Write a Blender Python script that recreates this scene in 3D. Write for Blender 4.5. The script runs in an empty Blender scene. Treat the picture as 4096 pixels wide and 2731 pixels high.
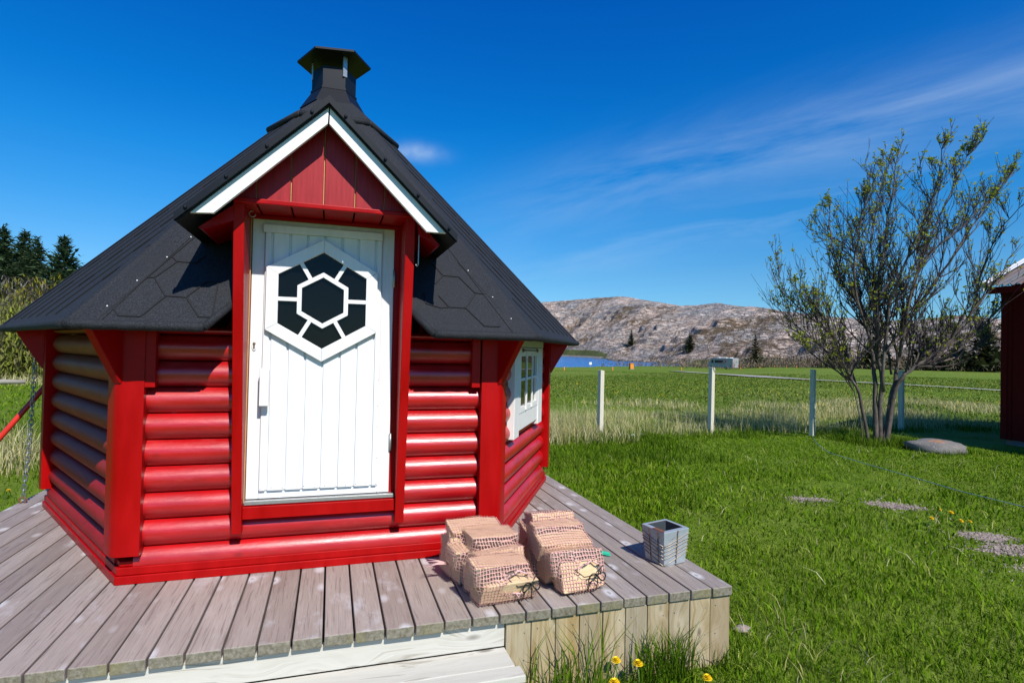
import bpy, bmesh, math, random
import numpy as np
from mathutils import Vector, Matrix, noise
from mathutils.bvhtree import BVHTree
random.seed(7); RNG = np.random.default_rng(11)
S = bpy.context.scene
COL = S.collection
rad = math.radians

# ------------------------------------------------------------------ camera
CAM = Vector((0.0169, -5.1243, 1.2404))
YAW, PITCH, ROLL = 0.3066, 0.0152, 0.0214
FPX = 2279.8                                    # focal length for a 4096 px wide picture
def cam_axes():
    cy, sy, cp, sp = math.cos(YAW), math.sin(YAW), math.cos(PITCH), math.sin(PITCH)
    f = Vector((sy*cp, cy*cp, sp)); r = Vector((cy, -sy, 0)); u = r.cross(f)
    cr, sr = math.cos(ROLL), math.sin(ROLL)
    return cr*r + sr*u, -sr*r + cr*u, f
AR, AU, AF = cam_axes()
cd = bpy.data.cameras.new('camera'); cam = bpy.data.objects.new('camera', cd); COL.objects.link(cam)
cd.sensor_width = 36; cd.lens = FPX/4096*36; cd.clip_start = 0.05; cd.clip_end = 6000
cam.matrix_world = Matrix(((AR.x, AU.x, -AF.x, CAM.x), (AR.y, AU.y, -AF.y, CAM.y), (AR.z, AU.z, -AF.z, CAM.z), (0, 0, 0, 1)))
S.camera = cam
KP = 4096/2352
def ray(x, y):                                  # direction of a photograph point (2352 px wide), depth 1
    return AF + AR*((x*KP-2048)/FPX) - AU*((y*KP-1365.5)/FPX)
def at_z(x, y, z):
    d = ray(x, y); return CAM + d*((z-CAM.z)/d.z)
def at_y(x, y, Y):
    d = ray(x, y); return CAM + d*((Y-CAM.y)/d.y)
def at_d(x, y, dist):
    return CAM + ray(x, y)*dist
def az_of(px): return math.degrees(YAW) + math.degrees(math.atan((px-1176)/1307))

# ------------------------------------------------------------------ sun, sky, exposure
SUN_EL, SUN_AZ = 46.0, 167.5                     # azimuth clockwise from +Y
sd = bpy.data.lights.new('sun', 'SUN'); sun = bpy.data.objects.new('sun', sd); COL.objects.link(sun)
sd.energy = 4.3; sd.angle = rad(0.53); sd.color = (1.0, 0.955, 0.89)
sdir = Vector((math.sin(rad(SUN_AZ))*math.cos(rad(SUN_EL)), math.cos(rad(SUN_AZ))*math.cos(rad(SUN_EL)), math.sin(rad(SUN_EL))))
sun.rotation_euler = sdir.to_track_quat('Z', 'Y').to_euler(); sun.location = (3, -10, 12)
W = bpy.data.worlds.new('World'); S.world = W; W.use_nodes = True
wt = W.node_tree
for n in list(wt.nodes): wt.nodes.remove(n)
def wn(t, **k):
    n = wt.nodes.new(t)
    for a, b in k.items(): setattr(n, a, b)
    return n
def wm(op, a, b=None, c=None):
    n = wn('ShaderNodeMath', operation=op)
    for i, v in enumerate((a, b, c)):
        if v is None: continue
        if isinstance(v, (int, float)): n.inputs[i].default_value = v
        else: wt.links.new(v, n.inputs[i])
    return n.outputs[0]
def wdot(sock, v):
    n = wn('ShaderNodeVectorMath', operation='DOT_PRODUCT'); wt.links.new(sock, n.inputs[0]); n.inputs[1].default_value = v
    return n.outputs['Value']
sky = wn('ShaderNodeTexSky', sky_type='NISHITA'); sky.sun_disc = False
sky.sun_elevation = rad(SUN_EL); sky.sun_rotation = rad(SUN_AZ); sky.altitude = 0; sky.air_density = 1.0; sky.dust_density = 0.25; sky.ozone_density = 3.0
tcn = wn('ShaderNodeTexCoord'); DIR = tcn.outputs['Generated']
# polarised, deep blue air: the sky is filtered by elevation
sz = wn('ShaderNodeSeparateXYZ'); wt.links.new(DIR, sz.inputs[0])
rp0 = wn('ShaderNodeValToRGB'); wt.links.new(sz.outputs[2], rp0.inputs[0])
FILT = [(0.0, (.54, .92, 1.28)), (.127, (.40, .87, 1.22)), (.21, (.20, .86, 1.34)), (.29, (.07, .84, 1.45)), (.365, (.02, .77, 1.50)), (.52, (.01, .64, 1.57)), (.75, (.12, .58, 1.30))]
while len(rp0.color_ramp.elements) < len(FILT): rp0.color_ramp.elements.new(.5)
for el, (p_, c_) in zip(rp0.color_ramp.elements, FILT): el.position = p_; el.color = (c_[0]/2, c_[1]/2, c_[2]/2, 1)
hs = wn('ShaderNodeMix', data_type='RGBA', blend_type='MULTIPLY'); hs.inputs['Factor'].default_value = 1.0
hs2 = wn('ShaderNodeVectorMath', operation='SCALE'); wt.links.new(rp0.outputs[0], hs2.inputs[0]); hs2.inputs['Scale'].default_value = 1.80
wt.links.new(sky.outputs[0], hs.inputs['A']); wt.links.new(hs2.outputs[0], hs.inputs['B'])
# thin cirrus band and one small cloud, laid out by direction in the sky
d1, d2 = ray(1100, 505).normalized(), ray(2352, 190).normalized()
e1 = d1; nrm = d1.cross(d2).normalized(); e2 = nrm.cross(e1)
def cloud_band(nrm, e1, e2, width, off, k1, k2, amp, lo, hi):
    a = wdot(DIR, nrm); b = wdot(DIR, e2); c = wdot(DIR, e1)
    comb = wn('ShaderNodeCombineXYZ')
    wt.links.new(wm('MULTIPLY', a, k2), comb.inputs[0]); wt.links.new(wm('MULTIPLY', b, k1), comb.inputs[1]); wt.links.new(wm('MULTIPLY', c, k1), comb.inputs[2])
    nz = wn('ShaderNodeTexNoise'); nz.inputs['Scale'].default_value = 1.0; nz.inputs['Detail'].default_value = 6; nz.inputs['Roughness'].default_value = 0.62; nz.inputs['Distortion'].default_value = 0.6
    wt.links.new(comb.outputs[0], nz.inputs['Vector'])
    q = wm('DIVIDE', wm('SUBTRACT', a, off), width); g = wm('POWER', 2.718, wm('MULTIPLY', wm('MULTIPLY', q, q), -1.0))
    mr = wn('ShaderNodeMapRange'); wt.links.new(nz.outputs['Fac'], mr.inputs['Value']); mr.inputs['From Min'].default_value = lo; mr.inputs['From Max'].default_value = hi
    fr = wn('ShaderNodeMapRange'); wt.links.new(b, fr.inputs['Value']); fr.inputs['From Min'].default_value = -0.10; fr.inputs['From Max'].default_value = 0.25
    frc = wn('ShaderNodeMapRange'); wt.links.new(c, frc.inputs['Value']); frc.inputs['From Min'].default_value = 0.0; frc.inputs['From Max'].default_value = 0.3
    return wm('MULTIPLY', wm('MULTIPLY', wm('MULTIPLY', g, mr.outputs[0]), wm('MULTIPLY', fr.outputs[0], frc.outputs[0])), amp)
m1 = cloud_band(nrm, e1, e2, 0.055, 0.0, 2.0, 13, 0.30, 0.34, 0.78)
m2 = cloud_band(nrm, e1, e2, 0.035, 0.10, 2.5, 18, 0.22, 0.42, 0.75)
cdir = ray(958, 351).normalized(); cr_ = cdir.cross(Vector((0, 0, 1))).normalized(); cu_ = cr_.cross(cdir)
qa = wm('DIVIDE', wdot(DIR, cr_), 0.036); qb = wm('DIVIDE', wdot(DIR, cu_), 0.0125)
g = wm('POWER', 2.718, wm('MULTIPLY', wm('ADD', wm('MULTIPLY', qa, qa), wm('MULTIPLY', qb, qb)), -1.0))
fwd = wm('GREATER_THAN', wdot(DIR, cdir), 0.0)
nzc = wn('ShaderNodeTexNoise'); nzc.inputs['Scale'].default_value = 38; nzc.inputs['Detail'].default_value = 5; wt.links.new(DIR, nzc.inputs['Vector'])
m3 = wm('MULTIPLY', wm('MULTIPLY', wm('MULTIPLY', g, fwd), wm('MULTIPLY', nzc.outputs['Fac'], 1.5)), 0.42)
mm = wm('MINIMUM', wm('ADD', wm('ADD', m1, m2), m3), 0.8)
mx = wn('ShaderNodeMix', data_type='RGBA'); wt.links.new(mm, mx.inputs['Factor']); wt.links.new(hs.outputs['Result'], mx.inputs['A']); mx.inputs['B'].default_value = (6.2, 7.4, 8.6, 1)
bg = wn('ShaderNodeBackground'); bg.inputs['Strength'].default_value = 0.085
wt.links.new(mx.outputs['Result'], bg.inputs['Color'])
wo = wn('ShaderNodeOutputWorld'); wt.links.new(bg.outputs[0], wo.inputs['Surface'])
S.view_settings.view_transform = 'Standard'; S.view_settings.look = 'None'; S.view_settings.gamma = 1; S.view_settings.exposure = 0.42
S.cycles.max_bounces = 8; S.cycles.diffuse_bounces = 2; S.cycles.transparent_max_bounces = 24

# ------------------------------------------------------------------ material helpers
class NT:
    def __init__(s, name):
        s.m = bpy.data.materials.new(name); s.m.use_nodes = True; s.t = s.m.node_tree
        s.b = s.t.nodes['Principled BSDF']; s.out = s.t.nodes['Material Output']; s._oc = None
    def n(s, typ, **k):
        x = s.t.nodes.new(typ)
        for a, v in k.items(): setattr(x, a, v)
        return x
    def set(s, sock, v):
        if isinstance(v, bpy.types.NodeSocket): s.t.links.new(v, sock)
        elif isinstance(v, tuple) and len(v) == 3 and sock.type == 'RGBA': sock.default_value = (*v, 1)
        else: sock.default_value = v
    def oc(s):
        if not s._oc: s._oc = s.n('ShaderNodeTexCoord')
        return s._oc.outputs['Object']
    def mapv(s, scale, loc=(0, 0, 0), rot=(0, 0, 0), vec=None):
        m = s.n('ShaderNodeMapping'); s.set(m.inputs['Vector'], vec if vec else s.oc())
        m.inputs['Scale'].default_value = scale; m.inputs['Location'].default_value = loc; m.inputs['Rotation'].default_value = rot
        return m.outputs[0]
    def noise(s, scale=5, detail=4, rough=0.55, vec=None, dist=0.0):
        x = s.n('ShaderNodeTexNoise'); s.set(x.inputs['Vector'], vec if vec else s.oc())
        x.inputs['Scale'].default_value = scale; x.inputs['Detail'].default_value = detail; x.inputs['Roughness'].default_value = rough; x.inputs['Distortion'].default_value = dist
        return x.outputs['Fac']
    def vor(s, scale=5, vec=None, feature='F1', rnd=1.0):
        x = s.n('ShaderNodeTexVoronoi', feature=feature); s.set(x.inputs['Vector'], vec if vec else s.oc()); x.inputs['Scale'].default_value = scale; x.inputs['Randomness'].default_value = rnd
        return x.outputs['Distance']
    def rng(s, v, a, b, c=0.0, d=1.0):
        x = s.n('ShaderNodeMapRange'); s.set(x.inputs['Value'], v); x.inputs['From Min'].default_value = a; x.inputs['From Max'].default_value = b
        x.inputs['To Min'].default_value = c; x.inputs['To Max'].default_value = d; return x.outputs[0]
    def math(s, op, a, b=None):
        x = s.n('ShaderNodeMath', operation=op); s.set(x.inputs[0], a)
        if b is not None: s.set(x.inputs[1], b)
        return x.outputs[0]
    def mix(s, f, a, b, mode='MIX'):
        x = s.n('ShaderNodeMix', data_type='RGBA', blend_type=mode); s.set(x.inputs['Factor'], f); s.set(x.inputs['A'], a); s.set(x.inputs['B'], b); return x.outputs['Result']
    def island(s):
        return s.n('ShaderNodeNewGeometry').outputs['Random Per Island']
    def attr(s, name):
        a = s.n('ShaderNodeAttribute'); a.attribute_name = name; return a.outputs['Fac']
    def sep(s, vec=None):
        x = s.n('ShaderNodeSeparateXYZ'); s.set(x.inputs[0], vec if vec else s.oc()); return x.outputs
    def bump(s, h, strength=0.3, dist=0.01):
        b = s.n('ShaderNodeBump'); s.set(b.inputs['Height'], h); b.inputs['Strength'].default_value = strength; b.inputs['Distance'].default_value = dist
        s.set(s.b.inputs['Normal'], b.outputs[0]); return b
    def fin(s, color, rough=0.6, spec=None, metal=None):
        s.set(s.b.inputs['Base Color'], color); s.set(s.b.inputs['Roughness'], rough)
        if spec is not None: s.b.inputs['Specular IOR Level'].default_value = spec
        if metal is not None: s.b.inputs['Metallic'].default_value = metal
        return s.m
def simple(name, col, rough=0.6, var=0.15, scale=20, spec=None, metal=None, bump=0.0):
    t = NT(name); f = t.noise(scale, 5)
    c = t.mix(f, tuple(x*(1-var) for x in col), tuple(min(1, x*(1+var)) for x in col))
    if bump: t.bump(t.noise(scale*3, 4), bump, 0.004)
    return t.fin(c, rough, spec, metal)

def mk_red_logs():
    t = NT('red_log_paint')
    a = t.noise(3.0, 5, vec=t.mapv((1, 1, 2.5))); f = t.noise(60, 3, vec=t.mapv((0.12, 0.12, 1.0)))
    c = t.mix(t.rng(a, .35, .7), (.36, .0018, .004), (.50, .005, .008))
    c = t.mix(t.rng(t.noise(2.2, 6, .7, vec=t.mapv((1, 1, 3), (3, 1, 7))), .55, .75, 0, .6), c, (.52, .05, .05)); c = t.mix(t.rng(t.noise(5, 5, .7, vec=t.mapv((.5, .5, 5), (8, 2, 1))), .56, .66, 0, .5), c, (.24, .001, .003)); kn = t.vor(3.1, vec=t.mapv((1, 1, 1.6))); c = t.mix(t.rng(kn, .03, .10, .55, 0), c, (.17, .002, .003))
    t.bump(t.math('ADD', f, t.math('MULTIPLY', t.noise(120, 2, vec=t.mapv((.25, .25, 1))), .5)), 0.35, 0.0025)
    return t.fin(c, t.rng(t.noise(6, 5, .7, vec=t.mapv((.7, .7, 3))), .3, .7, .29, .43), .8)
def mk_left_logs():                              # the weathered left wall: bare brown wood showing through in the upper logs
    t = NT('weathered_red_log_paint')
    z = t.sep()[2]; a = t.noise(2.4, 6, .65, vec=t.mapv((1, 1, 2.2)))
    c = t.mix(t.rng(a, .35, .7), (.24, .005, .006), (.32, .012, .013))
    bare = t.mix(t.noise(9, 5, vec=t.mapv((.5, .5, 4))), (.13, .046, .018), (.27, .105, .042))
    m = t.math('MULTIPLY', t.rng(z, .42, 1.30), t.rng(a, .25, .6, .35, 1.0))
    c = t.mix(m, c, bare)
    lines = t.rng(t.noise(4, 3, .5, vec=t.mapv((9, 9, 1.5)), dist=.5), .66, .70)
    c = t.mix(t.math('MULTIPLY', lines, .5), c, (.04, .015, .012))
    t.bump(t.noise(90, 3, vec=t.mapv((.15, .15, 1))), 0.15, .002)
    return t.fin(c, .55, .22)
def mk_red_trim():
    t = NT('red_trim_paint')
    a = t.noise(4, 5, vec=t.mapv((2.5, 2.5, .6))); c = t.mix(t.rng(a, .3, .7), (.30, .0007, .0010), (.40, .0018, .002))
    c = t.mix(t.rng(t.noise(14, 6, .75), .70, .80, 0, .6), c, (.48, .09, .08))
    t.bump(t.noise(60, 3, vec=t.mapv((1, 1, .1))), .12, .002)
    return t.fin(c, t.rng(a, .3, .7, .32, .5), .18)
def mk_gable_red():
    t = NT('gable_board_red_paint')
    st = t.noise(25, 4, .6, vec=t.mapv((3, 1, .25))); c = t.mix(t.rng(st, .35, .72), (.28, .002, .004), (.37, .010, .014))
    c = t.mix(t.rng(t.noise(40, 5, .7, vec=t.mapv((2, 1, .12))), .66, .8, 0, .35), c, (.48, .09, .08))
    t.bump(st, .2, .002); return t.fin(c, .5, .4)
def mk_white(name, warm=0.0, dirt=0.12):
    t = NT(name)
    st = t.noise(7, 5, .6, vec=t.mapv((4, 4, .7))); c = t.mix(t.rng(st, .3, .75), (.81, .80-.02*warm, .78-.10*warm), (.69, .69-.02*warm, .70-.12*warm))
    sp = t.vor(26, vec=t.mapv((1, 1, .8))); c = t.mix(t.rng(sp, .03, .055, .5, 0.0), c, (.45, .36, .24))
    t.bump(t.noise(60, 3, vec=t.mapv((3, 3, .15))), .12, .002)
    return t.fin(c, .42, .5)
def mk_shingle():
    t = NT('black_roof_shingle')
    g = t.noise(150, 2, .75); big = t.noise(2.5, 4)
    c = t.mix(t.rng(g, .40, .70), (.003, .0036, .0048), (.034, .039, .048)); c = t.mix(t.rng(big, .3, .7, 0, .35), c, (.02, .021, .025))
    vc = t.n('ShaderNodeTexVoronoi'); t.set(vc.inputs['Vector'], t.oc()); vc.inputs['Scale'].default_value = 2.6; c = t.mix(t.rng(t.sep(vc.outputs['Color'])[0], 0, 1, 0, .55), c, (.013, .0145, .018)); st = t.noise(1.6, 6, .7, t.mapv((1, 1, .5))); c = t.mix(t.rng(st, .58, .75, 0, .3), c, (.032, .034, .038)); w = t.vor(110); c = t.mix(t.rng(w, .05, .10, .55, 0), c, (.22, .23, .25))
    t.bump(g, .9, .004); return t.fin(c, .78, .35)
def knots(t, vec, scale):
    v = t.vor(scale, vec); return t.rng(v, .035, .11, 1.0, 0.0), v
def mk_deck():
    t = NT('weathered_decking')
    isl = t.island(); sh = t.n('ShaderNodeVectorMath', operation='ADD'); t.set(sh.inputs[0], t.oc())
    cm = t.n('ShaderNodeCombineXYZ'); t.set(cm.inputs[1], t.math('MULTIPLY', isl, 37.0)); t.set(cm.inputs[2], t.math('MULTIPLY', isl, 13.0)); t.set(sh.inputs[1], cm.outputs[0])
    V = sh.outputs[0]
    wv = t.noise(2.0, 4, .6, t.mapv((5, .7, 1), vec=V), 1.2); fine = t.noise(16, 5, .65, t.mapv((9, .45, 3), vec=V), .4)
    c = t.mix(t.rng(wv, .3, .7), (.31, .235, .185), (.45, .37, .305))
    tint = t.mix(isl, (.20, .165, .145), (.52, .455, .405)); c = t.mix(.5, c, tint)
    x = t.sep()[0]; c = t.mix(t.rng(x, -2.0, -.2, .28, 0.0), c, (.19, .175, .205))          # greyer boards to the left
    c = t.mix(t.rng(x, .7, 1.5, 0, .30), c, (.235, .225, .20))
    cr = t.rng(t.noise(9, 3, .5, t.mapv((11, .35, 2), vec=V), .9), .585, .65); c = t.mix(t.math('MULTIPLY', cr, .42), c, (.085, .06, .05))
    c = t.mix(t.rng(fine, .3, .75, 0, .4), c, (.13, .10, .095))
    kv = t.mapv((6.5, 3.6, 6), vec=V); k = t.vor(1.0, kv); nk = t.noise(9, 3, vec=V)
    kk = t.math('ADD', k, t.math('MULTIPLY', t.math('SUBTRACT', nk, .5), .14))
    c = t.mix(t.rng(kk, .09, .24, .8, 0), c, (.60, .59, .59)); c = t.mix(t.rng(kk, .045, .085, .7, 0), c, (.24, .21, .19))
    st = t.noise(3.2, 5, .7, t.mapv((2.2, 1.0, 1), vec=V)); c = t.mix(t.rng(st, .56, .74, 0, .6), c, (.50, .49, .50))
    nz = t.n('ShaderNodeNewGeometry'); ny = t.sep(nz.outputs['Normal'])[1]
    ends = t.mix(t.rng(t.noise(55, 4, .7), .3, .7), (.10, .085, .05), (.27, .25, .19)); ends = t.mix(t.rng(t.noise(5, 2), .55, .68, 0, .5), ends, (.20, .18, .06))
    c = t.mix(t.rng(ny, -.9, -.5, 1, 0), c, ends)
    t.bump(t.math('ADD', fine, t.math('MULTIPLY', cr, -.8)), .35, .003)
    return t.fin(c, .62, .45)
def mk_board(name, a, b, dark, vert=True, light=None, kscale=1.0):
    t = NT(name); isl = t.island(); sh = t.n('ShaderNodeVectorMath', operation='ADD'); t.set(sh.inputs[0], t.oc())
    cm = t.n('ShaderNodeCombineXYZ'); t.set(cm.inputs[0], t.math('MULTIPLY', isl, 29.0)); t.set(cm.inputs[1], t.math('MULTIPLY', isl, 17.0)); t.set(cm.inputs[2], t.math('MULTIPLY', isl, 31.0)); t.set(sh.inputs[1], cm.outputs[0])
    V = sh.outputs[0]; sc = (16, 16, .9) if vert else (.9, 12, 16)
    k = t.vor(1.0, t.mapv((7, 3, 3.6) if vert else (2.6*kscale, 6, 7*kscale), vec=V))
    warp = t.n('ShaderNodeVectorMath', operation='ADD'); t.set(warp.inputs[0], V)
    wc = t.n('ShaderNodeCombineXYZ'); kd = t.rng(k, 0, .5, .06, 0)
    for i in (0, 2): t.set(wc.inputs[i], kd)
    t.set(warp.inputs[1], wc.outputs[0])
    gr = t.noise(2.2, 5, .6, t.mapv(sc, vec=warp.outputs[0]), .8)
    c = t.mix(t.rng(gr, .36, .66), a, b)
    if vert and light[0] < .55: c = t.mix(t.rng(isl, 0, .35, .65, 0), c, t.mix(gr, (.24, .22, .16), (.44, .42, .34))); c = t.mix(t.rng(isl, .6, 1, 0, .6), c, t.mix(gr, (.34, .22, .075), (.54, .40, .18)))
    c = t.mix(t.rng(t.math('FRACT', t.math('MULTIPLY', isl, 7.3)), .4, 1, 0, .55), c, tuple(x*1.5 for x in dark))
    c = t.mix(t.rng(gr, .56, .68, 0, .75), c, dark)
    c = t.mix(t.rng(k, .12, .30, .5, 0), c, light or a); c = t.mix(t.rng(k, .05, .13, .8, 0), c, tuple(x*.55 for x in dark))
    t.bump(gr, .25, .003); return t.fin(c, .7, .35)
def mk_leaf(name, cols, trans=.35, rough=.5):
    t = NT(name); isl = t.island(); r = t.n('ShaderNodeValToRGB'); t.set(r.inputs[0], isl)
    while len(r.color_ramp.elements) < len(cols): r.color_ramp.elements.new(.5)
    for i, cc in enumerate(cols): r.color_ramp.elements[i].position = i/(len(cols)-1); r.color_ramp.elements[i].color = (*cc, 1)
    big = t.noise(.7, 4); c = t.mix(t.rng(big, .35, .7, 0, .35), r.outputs[0], cols[0]); c = t.mix(t.rng(t.noise(4.5, 4, .7), .42, .66, 0, .55), c, cols[0]); c = t.mix(t.rng(t.noise(1.1, 5, .7), .58, .74, 0, .45), c, cols[-1])
    t.fin(c, .75, .06); tr = t.n('ShaderNodeBsdfTranslucent'); t.set(tr.inputs[0], c); mxs = t.n('ShaderNodeMixShader'); mxs.inputs[0].default_value = trans
    t.t.links.new(t.b.outputs[0], mxs.inputs[1]); t.t.links.new(tr.outputs[0], mxs.inputs[2]); t.t.links.new(mxs.outputs[0], t.out.inputs[0]); return t.m
def mk_ground():
    t = NT('meadow_turf'); big = t.noise(.09, 5, .6); mid = t.noise(1.1, 6, .65); fine = t.noise(14, 4, .7)
    c = t.mix(t.rng(mid, .3, .7), (.072, .135, .004), (.135, .215, .012)); c = t.mix(t.rng(big, .36, .66, 0, .6), c, (.19, .215, .05))
    c = t.mix(t.rng(fine, .35, .75, 0, .55), c, (.05, .09, .009))
    st = t.noise(.5, 7, .75, t.mapv((1, 1, 1), (7, 3, 0))); c = t.mix(t.rng(st, .60, .74, 0, .55), c, (.24, .22, .095))
    t.bump(t.noise(9, 5, .7), .6, .05); return t.fin(c, .9, .1)
def mk_rock():
    t = NT('granite_hill')
    # strata that dip gently to the right, cracks between them, brown heath in the hollows
    s1 = t.noise(.05, 6, .62, t.mapv((1, 1, 2.6), rot=(rad(14), rad(8), 0)), 1.2); s2 = t.noise(.28, 6, .7, t.mapv((.55, .55, 2.8), rot=(rad(-10), rad(16), 0)), 1.6)
    c = t.mix(t.rng(s1, .38, .62), (.50, .455, .415), (.74, .54, .41)); c = t.mix(t.rng(s2, .35, .66, 0, .55), c, (.74, .65, .57))
    c = t.mix(t.rng(t.noise(.12, 5, .6, t.mapv((1, 1, 2), (40, 9, 3))), .5, .66, 0, .7), c, (.34, .335, .33))
    bigm = t.noise(.014, 4, .6, t.mapv((1, 1, 3), (5, 2, 8))); c = t.mix(t.rng(bigm, .50, .60, 0, .8), c, t.mix(t.rng(s2, .4, .6), (.30, .305, .31), (.47, .465, .455))); c = t.mix(t.rng(bigm, .46, .36, 0, .5), c, (.66, .50, .40))
    cr = t.noise(.11, 7, .72, t.mapv((.6, .6, 4.2), rot=(rad(6), rad(12), 0)), 2.2); crk = t.rng(t.math('ABSOLUTE', t.math('SUBTRACT', cr, .5)), .006, .05, 1, 0)
    c = t.mix(t.math('MULTIPLY', crk, .85), c, (.055, .047, .042))
    hv = t.attr('heath'); hn = t.noise(.2, 6, .7); hm = t.rng(t.math('ADD', t.math('MULTIPLY', hv, .55), hn), .80, .93)
    heath = t.mix(t.noise(.6, 5, .7), (.085, .048, .03), (.20, .14, .06)); c = t.mix(t.math('MULTIPLY', hm, .85), c, heath)
    gm = t.rng(t.math('ADD', t.attr('grass'), t.math('MULTIPLY', t.math('SUBTRACT', t.noise(.15, 5), .5), .9)), .42, .6)
    gc = t.mix(t.noise(.35, 5, .7), (.075, .125, .022), (.19, .185, .075)); c = t.mix(gm, c, gc)
    c = t.mix(t.rng(t.math('ADD', t.attr('beach'), t.math('MULTIPLY', t.noise(.5, 4), .2)), .5, .7), c, (.40, .35, .28))
    c = t.mix(t.attr('tide'), c, (.05, .042, .036))
    t.bump(t.math('ADD', t.math('ADD', s2, cr), t.math('MULTIPLY', crk, -.6)), .95, 1.3); return t.fin(c, .9, .15)
def mk_water():
    t = NT('sea_water'); n = t.noise(.6, 5, .6, t.mapv((1, .5, 1))); t.bump(n, .55, .25)
    big = t.noise(.012, 4); c = t.mix(t.rng(big, .35, .65), (.0, .115, .33), (.0, .15, .42)); return t.fin(c, .25, .12)
def mk_net():
    t = NT('pink_mesh_net'); uv = t.n('ShaderNodeUVMap').outputs[0]; s = t.sep(uv)
    w = t.noise(.35, 3, vec=uv)
    u = t.math('FRACT', t.math('ADD', s[0], w)); v = t.math('FRACT', t.math('ADD', s[1], w))
    lu = t.math('LESS_THAN', u, .21); lv = t.math('LESS_THAN', v, .21); a = t.math('MAXIMUM', lu, lv)
    t.fin(t.mix(t.noise(30, 3), (.52, .24, .19), (.70, .41, .34)), .6); t.set(t.b.inputs['Alpha'], a); return t.m
def mk_firewood():
    t = NT('split_birch'); gr = t.noise(14, 5, .6, t.mapv((.35, 4, 4)), .6); isl = t.island()
    c = t.mix(t.rng(gr, .3, .7), (.66, .45, .24), (.88, .72, .48)); c = t.mix(isl, c, (.52, .33, .15)); c = t.mix(t.rng(gr, .54, .66, 0, .75), c, (.30, .17, .075))
    t.bump(gr, .4, .004); return t.fin(c, .75, .2)
def mk_galv():
    t = NT('galvanised_steel'); a = t.noise(18, 5, .65); c = t.mix(a, (.30, .34, .36), (.47, .52, .54)); r = t.noise(26, 6, .75)
    z = t.sep()[2]; c = t.mix(t.math('MULTIPLY', t.rng(r, .60, .70), .8), c, (.18, .075, .03)); return t.fin(c, .45, .5, .35)
def mk_corr():
    t = NT('corrugated_roof_sheet'); r = t.noise(.9, 4, .6, t.mapv((.3, 2.2, .3))); c = t.mix(t.rng(r, .45, .6), (.13, .13, .135), (.17, .075, .045)); return t.fin(c, .6)
def mk_bark():
    t = NT('rowan_bark'); a = t.noise(14, 5, .65, t.mapv((1, 1, .35))); c = t.mix(t.rng(a, .35, .7), (.040, .030, .024), (.15, .12, .095)); c = t.mix(t.rng(t.noise(6, 4), .55, .7, 0, .5), c, (.24, .22, .19))
    t.bump(a, .5, .01); return t.fin(c, .85)
def mk_stone():
    t = NT('lichen_stone'); a = t.noise(9, 6, .7); c = t.mix(a, (.085, .08, .075), (.22, .205, .19)); c = t.mix(t.rng(t.noise(24, 4), .62, .68, 0, .7), c, (.36, .35, .32))
    o = t.sep(); d = t.n('ShaderNodeVectorMath', operation='DISTANCE'); t.set(d.inputs[0], t.oc()); d.inputs[1].default_value = (-.12, -.10, .2)
    om = t.math('MULTIPLY', t.rng(d.outputs['Value'], .06, .19, 1, 0), t.rng(t.noise(15, 5, .7), .45, .53)); c = t.mix(om, c, (.62, .20, .008)); t.bump(a, .6, .02); return t.fin(c, .85)
def mk_gravel():
    t = NT('gravel_bits'); isl = t.island(); return t.fin(t.mix(isl, (.13, .10, .085), (.38, .31, .27)), .9)

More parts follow.
